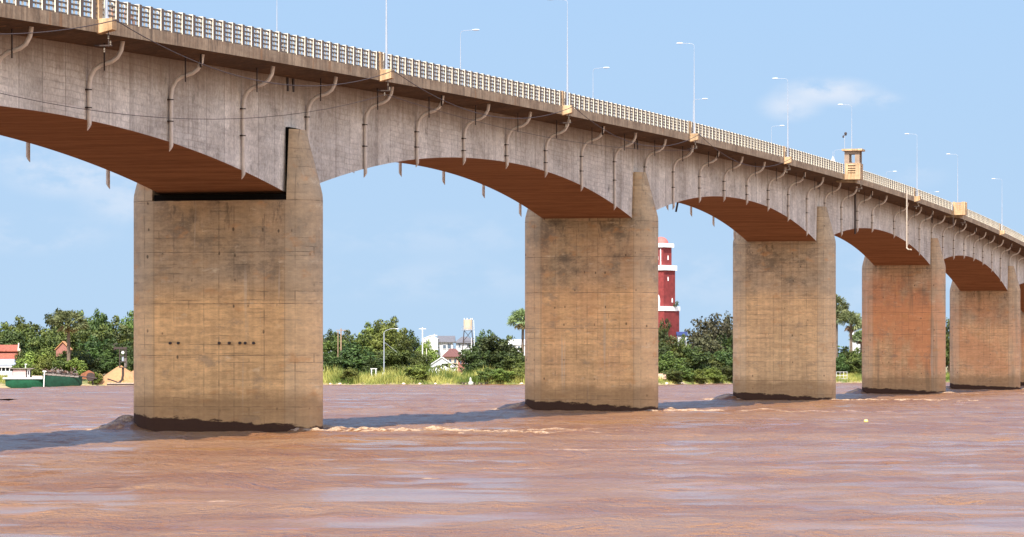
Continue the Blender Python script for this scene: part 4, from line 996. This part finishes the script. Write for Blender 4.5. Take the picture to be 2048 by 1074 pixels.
for px, s, l in ((884, 1.3, 'banana plant in front of the left half of the white tent'), (898, 1.5, 'banana plant in front of the right half of the white tent'), (868, 1.1, 'small banana plant left of the tent'), (912, 1.1, 'small banana plant right of the tent')):
    banana(px, 745, 14, l, s)

# ------------------------------------------------------------------ buildings and structures on the far bank
white = plain('white_render', (.52, .52, .52), .8, .06, 1.5); grey_roof = plain('grey_roof_tiles', (.12, .115, .12), .7, .2, 2.5); brown_roof = plain('brown_roof_tiles', (.13, .055, .045), .8, .25, 3)
redtile = plain('red_roof_tiles', (.27, .075, .045), .8, .5, 2.6); dark = plain('dark_opening', (.03, .03, .035), .4, .1); bluegrey = plain('blue_grey_metal_roof', (.26, .28, .36), .6, .15, 1.5)
cream = plain('cream_wall', (.62, .50, .38), .8, .1, 2); brick = plain('brown_wall', (.30, .13, .10), .85, .15, 3); glass = plain('window_glass', (.06, .09, .13), .2, .1, 1, spec=.8); tealm = plain('teal_sheet', (.25, .45, .42), .5, .1)
def house(name, px0, px1, ywall, ybase, yridge, Y, depth, wm, rm, label, wins=(), gable='x', over=.4, cat='house', base_z=None):
    """front wall faces the river; px/y measured in the picture at distance Y"""
    x0, x1 = (px0-1024)/F*Y, (px1-1024)/F*Y; zw, zr_ = EYE+(732-ywall)/F*Y, EYE+(732-yridge)/F*Y; z0 = 1.2 if base_z is None else base_z; w = x1-x0
    root = empty(name, (x0, Y, z0), 0, label, cat); H = zw - z0; HR = zr_ - z0
    mb = MB(); mb.box(0, w, 0, depth, 0, H)
    if gable == 'y': mb.add([(0,0,H),(w,0,H),(w/2,0,HR),(0,depth,H),(w,depth,H),(w/2,depth,HR)], [(0,1,2),(5,4,3)])
    if gable == 'x': mb.add([(0,0,H),(0,depth,H),(0,depth/2,HR),(w,0,H),(w,depth,H),(w,depth/2,HR)], [(2,1,0),(3,4,5)])
    mb.build('wall', wm, root)
    mb = MB(); t = .18
    if gable == 'x': mb.prism([(-over, H-over*(HR-H)/(depth/2)+.02), (depth/2, HR+.02), (depth+over, H-over*(HR-H)/(depth/2)+.02), (depth+over, H-over*(HR-H)/(depth/2)+t+.02), (depth/2, HR+t+.04), (-over, H-over*(HR-H)/(depth/2)+t+.02)], 0, -over, w+over)
    elif gable == 'y': mb.prism([(-over, H-over*(HR-H)/(w/2)+.02), (w/2, HR+.02), (w+over, H-over*(HR-H)/(w/2)+.02), (w+over, H-over*(HR-H)/(w/2)+t+.02), (w/2, HR+t+.04), (-over, H-over*(HR-H)/(w/2)+t+.02)], 1, -over, depth+over)
    elif gable == 'hip':
        d2 = depth/2; mb.add([(-over,-over,H),(w+over,-over,H),(w+over,depth+over,H),(-over,depth+over,H),(w*.33,d2,HR),(w*.67,d2,HR),(-over,-over,H-.15),(w+over,-over,H-.15),(w+over,depth+over,H-.15),(-over,depth+over,H-.15)],
               [(0,1,5,4),(1,2,5),(2,3,4,5),(3,0,4),(6,7,1,0),(7,8,2,1),(8,9,3,2),(9,6,0,3),(9,8,7,6)])
    mb.build('roof', rm, root)
    for (a, b, c, d) in wins:
        xa, xb = (a-px0)/F*Y, (b-px0)/F*Y; za, zb_ = EYE+(732-d)/F*Y-z0, EYE+(732-c)/F*Y-z0
        fr = MB().box(xa-.1, xb+.1, -.10, -.02, zb_, zb_+.1).box(xa-.1, xb+.1, -.14, -.02, za-.1, za).box(xa-.1, xa, -.10, -.02, za, zb_).box(xb, xb+.1, -.10, -.02, za, zb_).build('window', wm, root)
        MB().box(xa, xb, -.05, -.01, za, zb_).build('pane', glass, fr)
    return root
house('white_house', 846, 876, 678, 740, 672, 985, 9, white, white, 'tall white house with a parapet top left of the grey roof gable', [(852, 857, 684, 690)], 'y', .1)
house('grey_roofed_house', 878, 906, 684, 740, 673, 988, 9, white, grey_roof, 'white two storey house with a grey tiled roof left of the water tower', [(886, 892, 690, 697), (895, 902, 688, 697)], 'x', .5)
house('dark_roofed_house', 912, 946, 685, 740, 673, 1000, 9, white, grey_roof, 'white house with a dark hipped roof directly behind the water tower', [(917, 921, 688, 694), (934, 939, 688, 694)], 'hip', .5)
house('brown_roofed_house', 888, 922, 713, 745, 697, 955, 8, cream, brown_roof, 'small cream house with a reddish brown hipped roof above the white tent', [(898, 903, 718, 726), (908, 913, 718, 726)], 'hip', .6)
house('brick_house', 916, 929, 718, 745, 714, 950, 6, brick, brown_roof, 'narrow brown brick house at the foot of the water tower', [(920, 923, 722, 728)], 'x', .2)
house('white_building', 1018, 1052, 690, 740, 680, 985, 9, white, white, 'white building glimpsed under the palm left of the second pier', [(1024, 1028, 692, 697), (1036, 1040, 692, 697)], 'x', .2)
house('pale_building', 1704, 1740, 672, 745, 664, 1075, 9, white, white, 'white building glimpsed beside the palms at the fourth pier', [(1712, 1716, 678, 686), (1720, 1724, 678, 686)], 'x', .2)
house('low_white_building', 636, 664, 708, 745, 703, 950, 7, white, white, 'low white building at the right edge of the first pier', [(652, 656, 710, 714)], 'x', .2)
house('blue_roofed_shed', 1356, 1373, 671, 740, 665, 960, 7, white, plain('blue_metal_roof', (.025, .035, .11), .5, .1), 'shed with a dark blue roof at the foot of the red tower', [(1362, 1365, 673, 677)], 'x', .3)
house('teal_roofed_shed', 809, 827, 735, 748, 729, 928, 4, white, tealm, 'little shed with a teal sheet roof in the reeds', [], 'x', .2, 'shed')
house('red_roofed_hut', 899, 908, 753, 760, 746, 913, 3, dark, brown_roof, 'tiny dark hut with a reddish roof at the water edge below the tent', [], 'y', .3, 'hut', .6)
house('brown_hut', 1316, 1330, 757, 764, 749, 918, 3, dark, plain('tan_hut_roof', (.40, .26, .17), .8, .2), 'tiny hut with a tan roof at the right edge of the second pier', [], 'x', .3, 'hut', .8)
house('orange_roofed_house', 112, 139, 698, 720, 684, 884, 4, brick, plain('orange_roof_tiles', (.50, .24, .10), .8, .2, 3), 'house with a small orange roof peak below the round palm', [], 'y', .3)
house('yellow_roofed_shed', 248, 290, 741, 765, 724, 885, 7, dark, plain('yellow_sheet_roof', (.62, .36, .06), .6, .1), 'open shed with a bright yellow sheet roof cut by the first pier', [], 'hip', .4, 'shed')
# white tent
tr_ = house('white_tent', 856, 911, 733, 748, 715, 938, 6, plain('tent_canvas', (.70, .72, .74), .8, .04), plain('tent_roof_canvas', (.62, .62, .63), .8, .04), 'large white gabled tent among the banana plants', [], 'y', .35, 'tent')
# temple style roofs at the left edge
tp = empty('tiered_roof_hall', (at(0, 0, 888).x, 888, 1.0), 0, 'hall with three stepped red tiled roofs at the left edge of the picture', 'hall')
def zz(y, Y=888): return EYE + (732-y)/F*Y - 1.0
def xx(px, Y=888): return (px-0)/F*Y
def slope(name, pxa, pxb, yr_, ye, run, y0, mat, par, slant=6):
    mb = MB(); a, b = xx(pxa), xx(pxb); b2 = xx(pxb+slant if False else pxb-slant); t = .2
    mb.loft([[(a, y0, zz(ye)), (a, y0+run, zz(yr_)), (a, y0+run, zz(yr_)+t), (a, y0, zz(ye)+t)], [(b, y0, zz(ye)), (b2, y0+run, zz(yr_)), (b2, y0+run, zz(yr_)+t), (b, y0, zz(ye)+t)]])
    mb.loft([[(a, y0+run, zz(yr_)), (a, y0+2*run, zz(ye)), (a, y0+2*run, zz(ye)+t), (a, y0+run, zz(yr_)+t)], [(b2, y0+run, zz(yr_)), (b, y0+2*run, zz(ye)), (b, y0+2*run, zz(ye)+t), (b2, y0+run, zz(yr_)+t)]])
    o = mb.build(name, mat, par)
    # pale barge board along the gable edge
    mb = MB(); mb.tube([(b+.05, y0-.1, zz(ye)+.15), ((b+b2)/2+.05, y0+run/2, zz((yr_+ye)/2)+.2), (b2+.1, y0+run, zz(yr_)+.55)], .14, 6); mb.build('barge_board', cream, o); return o
MB().box(xx(-60), xx(30), 2.9, 7, 0, zz(706)).build('wall', brick, tp)
slope('roof', -60, 33, 691, 703, 3.4, 2.6, redtile, tp, 3)
slope('roof', -60, 38, 702, 719, 3.0, 1.2, redtile, tp, 4)
slope('lower_roof', -60, 34, 719, 731, 3.0, -1.6, bluegrey, tp, -4)
MB().box(xx(-60), xx(27), -1.7, -1.4, zz(735), zz(731.5)).build('eave_board', white, tp)
vr = MB()
for k in range(10): vr.box(xx(-52+8*k), xx(-50.5+8*k), -1.5, -1.2, zz(744), zz(735))
vr.build('veranda_posts', white, tp)
MB().box(xx(-60), xx(24), .6, 1.4, zz(744), zz(734)).build('opening', dark, tp); MB().box(xx(-60), xx(26), -1.6, -1.3, 0, zz(742)).build('balustrade', white, tp)
bh = house('brown_gabled_house', 36, 50, 722, 745, 708, 900, 5, brick, brown_roof, 'small brown gabled house between the red roof and the boat cabin', [], 'y', .3)
# water tower
Yw = 972; wt = empty('water_tower', (at(936, 0, Yw).x, Yw, 2.6), 0, 'beige ribbed water tank on a dark lattice tower between the houses', 'water tower')
wz = lambda y: EYE + (732-y)/F*Yw - 2.6
mb = MB(); n = 32; rt = 1.12; mb.loft([[((rt + .05*(i % 2))*math.cos(2*math.pi*i/n), (rt + .05*(i % 2))*math.sin(2*math.pi*i/n), z) for i in range(n)] for z in (wz(660)+.1, wz(639))])
tk = mb.build('tank', plain('beige_tank', (.50, .39, .28), .6, .08, 2), wt)
mb = MB(); 
for i in range(7): a = 2*math.pi*i/7; MB().tube([(1.1*math.cos(a), 1.1*math.sin(a), wz(640)), (1.1*math.cos(a), 1.1*math.sin(a), wz(638)), (1.1*math.cos(a), 1.1*math.sin(a), wz(636))], .09, 5).build('rim_post', M['bearing'], tk)
MB().lathe([(0.02, wz(660)-.1), (1.65, wz(660)-.1), (1.65, wz(660)+.1), (.02, wz(660)+.1)], 16).build('platform', M['galv'], wt)
mb = MB()
for i in range(16): a = 2*math.pi*i/16; mb.tube([(1.6*math.cos(a), 1.6*math.sin(a), wz(660)), (1.6*math.cos(a), 1.6*math.sin(a), wz(653))], .03, 4)
mb.tube([(1.6*math.cos(2*math.pi*i/24), 1.6*math.sin(2*math.pi*i/24), wz(653)) for i in range(25)], .035, 4); mb.build('guard_rail', M['galv'], wt)
ht = wz(660)-.1
for sx, sy in ((-1,-1),(1,-1),(1,1),(-1,1)): MB().tube([(sx*1.9, sy*1.9, -.3), (sx*1.45, sy*1.45, ht/2), (sx*1.0, sy*1.0, ht)], .12, 6).build('leg', M['iron'], wt)
mb = MB()
for k in range(4):
    z0, z1 = ht*k/4, ht*(k+1)/4; a, b = 1.9-.9*k/4, 1.9-.9*(k+1)/4
    for (p, q) in (((-a,-a,z0),(b,-b,z1)), ((a,-a,z0),(-b,-b,z1)), ((-a,a,z0),(b,b,z1)), ((a,a,z0),(-b,b,z1)), ((-a,-a,z0),(-b,b,z1)), ((a,-a,z0),(b,b,z1)), ((-b,-b,z1),(b,-b,z1)), ((-b,b,z1),(b,b,z1))): mb.tube([p, ((p[0]+q[0])/2, (p[1]+q[1])/2, (p[2]+q[2])/2), q], .055, 4)
mb.build('bracing', M['iron'], wt)
MB().tube([(1.75, -1.2, -.2), (1.75, -1.2, ht/2), (1.5, -1.2, wz(640))], .06, 6).build('supply_pipe', M['bearing'], wt)
# red tower
Yt = 985; tw = empty('red_tower', (at(1322, 0, Yt).x, Yt, 2.6), R(53), 'square red tower with white cornices and a pink dome behind the second pier', 'tower')
tz = lambda y: EYE + (732-y)/F*Yt - 2.6; red = plain('red_painted_render', (.20, .030, .028), .85, .25, .9); twhite = plain('white_cornice', (.78, .78, .76), .7, .04)
def tier(name, w, y0, y1, mat=red): h = w/2; return MB().box(-h, h, -h, h, tz(y0), tz(y1)).build(name, mat, tw)
W3, W2, W1 = 6.9, 5.35, 4.0
tier('lower_stage', W3, 760, 622); tier('middle_stage', W2, 613, 541); tier('upper_stage', W1, 531, 495)
for nme, w, y0, y1 in (('cornice', W3+.35, 622, 613), ('cornice', W2+.75, 541, 531), ('cornice', W1+.95, 495, 487)): tier(nme, w, y0, y1, twhite)
mb = MB(); mb.lathe([(1.95*math.cos(a), tz(487) + 1.75*math.sin(a)) for a in [math.pi/2*k/8 for k in range(8)]] + [(.05, tz(487)+1.76)], 20)
mb.build('dome', plain('pink_dome', (.42, .12, .10), .7, .15, 1.5), tw, smooth=True)
def slit(w, cx, ya, yb__, face, ww=.5):
    h = w/2; prof = [(-ww/2, tz(yb__)), (ww/2, tz(yb__)), (ww/2, tz(ya)-.35), (ww*.3, tz(ya)-.1), (0, tz(ya)), (-ww*.3, tz(ya)-.1), (-ww/2, tz(ya)-.35)]; mb = MB()
    mb.prism(prof, 1, -h-.05, -h+.05); mb.v = [(v[0]+cx, v[1], v[2]) for v in mb.v]
    if face: mb.xf(Matrix.Rotation(R(90*face), 4, 'Z'))
    mb.build('window', twhite, tw)
for face in (0, 1, 2, 3):
    slit(W1, .35, 511, 520, face); slit(W2, -.6, 554, 562, face); slit(W2, 1.3, 596, 605, face)
    if face == 3 or face == 0:
        pass
mb = MB(); h = W2/2; mb.tube([(-1.15, -h-.06, tz(613)), (-1.15, -h-.06, tz(598)), (-.9, -h-.06, tz(592)), (-.4, -h-.06, tz(588.5)), (.1, -h-.06, tz(588)), (.6, -h-.06, tz(588.5)), (1.1, -h-.06, tz(592)), (1.35, -h-.06, tz(598)), (1.35, -h-.06, tz(613))], .2, 6)
mb.xf(Matrix.Rotation(R(-90), 4, 'Z')); mb.build('arch_moulding', twhite, tw)
mb = MB()
for s in (-1, 1): mb.box(s*W1*.32-.14, s*W1*.32+.14, -W1/2-.06, -W1/2+.02, tz(531), tz(498))
mb.xf(Matrix.Rotation(R(-90), 4, 'Z')); mb.build('pilaster', twhite, tw)
rnd = random.Random(44); tb = at(1355, 607, Yt-1)
r_ = empty('ledge_shrub', (tb.x-.6, tb.y-.6, tb.z-1.2), 0, 'small green shrub growing on the ledge of the red tower', 'shrub'); MB().tube([(0,0,0), (.2,0,.5), (.3,0,1.1)], .06, 5, .02).build('stem', bark, r_)
leaves('foliage', LM['mid'], r_, [(.2,0,1.0,.7,.6,.6), (.5,0,1.5,.4,.4,.4), (-.3,0,.7,.4,.4,.3)], 160, .17, rnd)

# poles and lamps on the bank
pale = plain('pale_concrete_pole', (.66, .62, .52), .7, .1, 2)
def pole(px, yt, ybot, Y, r, mat, name, label, cat='pole', group=None, arms=()):
    z0 = EYE+(732-ybot)/F*Y; z0 = min(z0, gz((px-1024)/F*Y, Y)) - .3; H = EYE+(732-yt)/F*Y - z0; root = empty(name, ((px-1024)/F*Y, Y, z0), 0, label, cat, group)
    MB().tube([(0,0,0), (0,0,H/2), (0,0,H)], r, 8, r*.7).build('shaft', mat, root, smooth=True)
    for (z, a, b) in arms: MB().box(a, b, -.08, .08, H-z, H-z+.14).build('crossarm', mat, root)
    return root, H
pole(845, 655, 720, 935, .19, pale, 'utility_pole', 'tallest white concrete pole left of the white tent', 'utility pole', 'white concrete poles', [(.4, -.9, .9)])
pole(869, 668, 722, 948, .17, pale, 'utility_pole', 'white concrete pole standing over the left end of the white tent', 'utility pole', 'white concrete poles', [(.4, -.7, .7)])
pole(853, 697, 722, 940, .12, pale, 'utility_pole', 'short pale pole between the two white concrete poles', 'utility pole', 'white concrete poles')
brp = plain('brown_pole', (.30, .20, .13), .8, .15)
pole(682, 657, 700, 925, .2, brp, 'wooden_pole', 'brown pole, right one of the close pair beside the first pier', 'pole', 'brown poles', [(.5, -1.2, 1.2)])
pole(676, 662, 700, 930, .14, brp, 'wooden_pole', 'thinner brown pole, left one of the close pair beside the first pier', 'pole', 'brown poles')
pole(943, 675, 720, 960, .14, white, 'white_post', 'short white post in front of the dark hipped roof', 'pole')
rt_, H = pole(768, 665, 750, 912, .16, M['galv'], 'bank_lamp', 'slim pale street lamp with a curved arm rising from the reeds', 'street lamp')
MB().tube([(0,0,H-.1), (.4,0,H+.45), (1.6,0,H+.9), (2.9,0,H+.95)], .06, 6).build('arm', M['galv'], rt_); MB().box(2.8, 3.5, -.14, .14, H+.84, H+1.0).build('lamp_head', M['headm'], rt_)
MB().tube([(0,0,H-2.3), (1.2,0,H-3.2), (3.2,0,H-4.8)], .035, 5).build('stay_wire', M['galv'], rt_); MB().box(-.35, .35, -.3, .3, .3, 1.9).build('cabinet', M['bearing'], rt_)
gt = empty('white_gateway', (at(747, 0, 908).x, 908, 1.6), 0, 'white gateway frame standing in the reeds left of the bank lamp', 'gateway'); MB().box(-.6, -.35, 0, .25, 0, 2.2).build('gate_post', white, gt); MB().box(.45, .7, 0, .25, 0, 2.2).build('gate_post', white, gt); MB().box(-.75, .85, -.03, .28, 2.2, 2.4).build('lintel', white, gt)
# white fence near the palms
Yf = yb(at(1684, 0, 1005).x) + 5; fx = at(1673, 0, Yf).x; fn = empty('white_fence', (fx, Yf, gz(fx, Yf)-.1), 0, 'white tubular fence on the sandy bank between the third and fourth piers', 'fence')
for k in range(4): MB().box(k*.95-.05, k*.95+.05, -.05, .05, 0, 2.2).build('post', white, fn)
for z in (.25, 1.1, 2.1): MB().box(-.05, 2.95, -.03, .03, z, z+.1).build('rail', white, fn)
# pale rocks on the waterline
for k, (px, w) in enumerate(((662, .5), (681, .6), (808, .7), (840, .6), (871, .5), (1043, .7), (1337, .8), (1372, .6))):
    X = at(px, 0, 903).x; Y = yb(X) + .6; rd = random.Random(k); mb = MB(); bm = bmesh.new(); bmesh.ops.create_icosphere(bm, subdivisions=2, radius=w*.55)
    for v in bm.verts: v.co *= 1 + .25*noise.noise(v.co*2.3 + Vector((k*3, 0, 0)))
    mb.add([(v.co.x*1.2, v.co.y, v.co.z*.8) for v in bm.verts], [tuple(v.index for v in f.verts) for f in bm.faces]); bm.free()
    o = mb.build('rock', cream, loc=(X, Y, .25)); places = ['beside the first pier', 'second from the first pier', 'below the teal roof', 'below the tallest white pole', 'below the left end of the tent', 'beside the second pier on its left', 'right of the second pier', 'below the red tower']
    tag(o, 'pale rock on the waterline ' + places[k], 'rock', 'pale rocks along the far waterline')

# ------------------------------------------------------------------ boats, sand and dredging gear
green = plain('green_hull_paint', (.012, .10, .05), .5, .25, .8); dgreen = plain('dark_green_hull_paint', (.008, .05, .03), .5, .3, .8); deckgrey = plain('weathered_deck', (.20, .17, .15), .8, .3, 1.2)
def hull(name, Lh, beam, z0, zs_, zm, zw_, mat, root, n=14):
    """hull along local x from stern (0) to bow (Lh)"""
    mb = MB(); rings = []
    for i in range(n+1):
        t = i/n; w = beam/2*(1 - .75*max(0, (t-.72)/.28)**2)*(1-.15*max(0, (.15-t)/.15)); zt = np.interp(t, [0, .45, 1], [zs_, zm, zw_]); kb = z0 + .9*max(0, (t-.8)/.2)**2 + .5*max(0, (.12-t)/.12)
        x = Lh*t; rings.append([(x, -w, zt), (x, -w*.92, (zt+kb)/2), (x, -w*.6, kb), (x, w*.6, kb), (x, w*.92, (zt+kb)/2), (x, w, zt)])
    mb.loft(rings); return mb.build(name, mat, root, smooth=True)
Yb = 843
def bx_(px): return (px-1024)/F*Yb
r1 = empty('cabin_boat', (bx_(12), Yb, 0), 0, 'green boat with white rim and pinkish cabin, left of the two moored boats', 'boat')
hl = hull('hull', 9.3, 3.2, -.4, 1.75, 1.6, 1.75, green, r1)
MB().box(-.5, 9.0, -1.75, 1.75, 1.62, 1.98).build('deck_rim', white, r1)
MB().box(1.7, 4.6, -1.1, 1.1, 1.98, 3.75).build('cabin', plain('pinkish_cabin', (.52, .36, .33), .8, .12, 2), r1)
MB().box(.6, 1.6, -1.2, .9, 1.98, 3.35).build('white_locker', white, r1)
MB().box(.9, 6.3, -1.5, 1.5, 3.9, 4.08).build('canopy', deckgrey, r1)
d_ = MB().box(4.9, 5.5, -1.15, 1.0, 1.98, 3.9).build('wheelhouse', white, r1); MB().box(5.52, 5.58, -.9, .7, 2.1, 3.6).box(5.05, 5.35, -1.2, -1.16, 2.6, 3.5).build('opening', dark, d_)
MB().tube([(4.4, 0, 4.05), (4.4, 0, 4.5), (4.4, 0, 5.0)], .12, 6).box(4.2, 4.75, -.2, .2, 4.85, 5.05).build('vent', white, r1)
MB().box(6.0, 8.9, -1.2, 1.2, 1.98, 2.35).build('hatch', cream, r1)
rust_dark = plain('rusty_scrap', (.12, .07, .05), .8, .4, 3)
r2 = empty('cargo_barge', (bx_(88), Yb-1.2, 0), 0, 'long dark green cargo barge with a cluttered deck, right of the cabin boat', 'boat')
hull('hull', 8.7, 3.6, -.4, 2.9, 2.4, 2.2, dgreen, r2); 
mb = MB(); 
for i in range(8): t = i/8; mb.box(.2+i*1.0, 1.15+i*1.0, -1.85, -1.7, np.interp(t, [0,1], [2.55, 1.95]), np.interp(t, [0,1], [2.95, 2.25]))
mb.build('rub_rail', deckgrey, r2)
MB().tube([(.6, -1.2, 3.3), (6, -1.3, 2.6), (12.2, -1.0, 1.75)], .14, 6).build('boom', M['iron'], r2)
rnd = random.Random(8); mb = MB()
for _ in range(90):
    x = rnd.uniform(.8, 7.6); y = rnd.uniform(-1.2, 1.2); z = 2.5 + rnd.uniform(0, 1.2)*(1-abs(x-3)/6); s = rnd.uniform(.15, .5); q = MB().box(-s, s, -s*.6, s*.6, -s*.35, s*.35).xf(Matrix.Translation((x, y, z)) @ Matrix.Rotation(rnd.uniform(0, 3), 4, (rnd.random(), rnd.random(), 1))); mb.add(q.v, q.f, rnd.randrange(3))
for _ in range(18):
    x = rnd.uniform(.8, 7.2); mb.tube([(x, rnd.uniform(-1,1), 2.3), (x+rnd.uniform(-1,1), 0, 3.2), (x+rnd.uniform(-1.5,1.5), rnd.uniform(-1,1), rnd.uniform(3.0, 4.4))], .06, 5, mi=rnd.randrange(3))
mb.build('deck_cargo', [M['iron'], deckgrey, rust_dark], r2)
MB().tube([(.35, -1.95, -.2), (.4, -1.95, 1.4), (.5, -1.9, 3.2)], .12, 6).box(0.1, .9, -2.05, -1.75, 3.2, 3.5).build('mooring_post', M['bearing'], r2)
r3 = empty('sand_pump', (bx_(152), Yb+6, .6), 0, 'rusty orange pump engine with a round drum behind the barge', 'pump')
rust = plain('rusty_orange_paint', (.24, .09, .04), .7, .4, 2)
MB().prism([(0, 1.0), (3.6, 1.0), (3.4, 2.4), (2.2, 3.0), (.6, 2.2)], 1, -.7, .7).build('engine_housing', rust, r3)
MB().lathe([(.3, -.3), (.95, -.3), (.95, .3), (.3, .3)], 18).xf(Matrix.Translation((2.7, -1.0, 1.5)) @ Matrix.Rotation(R(90), 4, 'X')).build('drum', M['iron'], r3, smooth=True)
for x in (.4, 3.1): MB().box(x-.1, x+.1, -.6, .6, -.4, 1.0).build('leg', M['iron'], r3)
sandm = plain('orange_sand', (.34, .185, .085), .95, .12, 1.2)
def pile(px, w, h, Y, label, zb_=.2):
    c = bx_(px)*Y/Yb; mb = MB(); n = 28; rings = []
    for k in range(9):
        t = k/8; rings.append([((1-t)*w/2*math.cos(a)*(1+.13*noise.noise(Vector((math.cos(a), math.sin(a), t*2+px)))), (1-t)*w*.4*math.sin(a), h*(t**.92)*(1+.04*math.sin(3*a))) for a in [2*math.pi*i/n for i in range(n)]])
    rings[-1] = [(p[0]+.1*math.cos(i), p[1]+.1*math.sin(i), p[2]) for i, p in enumerate(rings[-1])]
    mb.loft(rings); o = mb.build('sand_pile', sandm, smooth=True, loc=(c, Y, zb_)); tag(o, label, 'sand pile', 'heaps of dredged sand')
pile(241, 13.5, 4.5, 872, 'tall cone of orange dredged sand beside the first pier'); pile(200, 7.5, 2.6, 868, 'low heap of orange sand left of the tall cone'); pile(272, 12, 3.6, 878, 'orange sand heap running behind the left edge of the first pier')
r4 = empty('mooring_raft', (bx_(212), Yb+4, 0), 0, 'pale flat raft at the waterline under the dredge mast', 'raft'); MB().box(0, 9, -1.4, 1.4, -.3, .75).build('deck', plain('pale_planks', (.42, .33, .25), .85, .2, 2), r4); MB().box(-.1, 9.1, -1.5, -1.42, .3, .55).build('fender', M['iron'], r4)
r5 = empty('dredge_mast', (bx_(243), Yb+3.2, .75), 0, 'dark dredging mast with a lattice head and pulleys on the raft', 'mast')
mz = lambda y: EYE+(732-y)/F*Yb - .75
MB().tube([(-.9,0,.0), (-.2,0,.7), (0,0,mz(750)), (0,0,mz(735))], .26, 8).build('post', M['iron'], r5); fr = MB()
for sx in (-.72, .72):
    for sy in (-.4, .4): fr.box(sx-.09, sx+.09, sy-.09, sy+.09, mz(736), mz(698))
for k in range(4):
    z = mz(735)+(mz(700)-mz(735))*k/3; fr.box(-.72, .72, -.45, -.35, z-.09, z+.09)
fr.box(-1.9, .9, -.5, .5, mz(698), mz(694)); lt = fr.build('lattice_head', M['iron'], r5)
MB().lathe([(.05,-.1),(.33,-.1),(.33,.1),(.05,.1)], 14).xf(Matrix.Translation((.0,-.25,mz(705))) @ Matrix.Rotation(R(90),4,'X')).build('pulley', M['bearing'], lt)
MB().box(-.22, .2, -.3, .2, mz(722), mz(711)).build('winch', M['galv'], lt); MB().box(.35, .9, -.3, .2, mz(734), mz(716)).build('motor', deckgrey, lt)
MB().tube([(-1.7,0,mz(694)), (-2.2,0,mz(689)), (-1.2,0,mz(687))], .12, 6).box(-2.1, -1.5, -.2, .2, mz(700), mz(694)).build('jib', M['iron'], r5)
MB().tube([(-.9,0,-.1), (-1.6,-.3,.3), (-3.4,-.6,.9)], .16, 6).build('brace', M['iron'], r5)
# driftwood, sack and small wreck by the second span
rnd = random.Random(21); X = at(945, 0, 905).x; Y = yb(X)+.3; r6 = empty('driftwood_heap', (X, Y, 0), 0, 'heap of dark driftwood branches at the waterline in the second span', 'driftwood'); mb = MB()
for _ in range(26):
    x = rnd.uniform(-3, 3.2); a = rnd.uniform(-1.2, 1.2); l = rnd.uniform(.5, 1.3); mb.tube([(x, rnd.uniform(-.4,.4), .05), (x+a*l*.5, 0, .25+l*.35), (x+a*l, rnd.uniform(-.4,.4), rnd.uniform(.1,.9))], .08, 5, .03)
mb.build('branches', M['iron'], r6)
r7 = empty('white_sack', (X-.45, Y-.5, .5), 0, 'white sack and cloth caught upright on the driftwood heap', 'sack'); mb = MB(); mb.loft([[((.55-.1*abs(k-1))*s*math.cos(a)*(1+.2*math.sin(3*a+k)), .35*s*math.sin(a), z) for a in [2*math.pi*i/12 for i in range(12)]] for k, (z, s) in enumerate(((-.4,1.3), (.1,1.1), (.4,.6), (.8,.75), (1.1,.85), (1.35,.35)))]); mb.build('cloth', plain('grubby_white_cloth', (.42,.42,.35), .9, .12, 2), r7, smooth=True)
bo = MB().lathe([(.02,-.16),(.12,-.13),(.19,0),(.12,.13),(.02,.16)], 12); c = at(1732, 845, 302); o = bo.build('buoy', plain('yellow_float', (.75,.60,.18), .5, .05), smooth=True, loc=(c.x, 302, .1)); tag(o, 'small yellow float drifting on the river right of the third pier', 'float')
sc.render.resolution_x = 1024; sc.render.resolution_y = 537
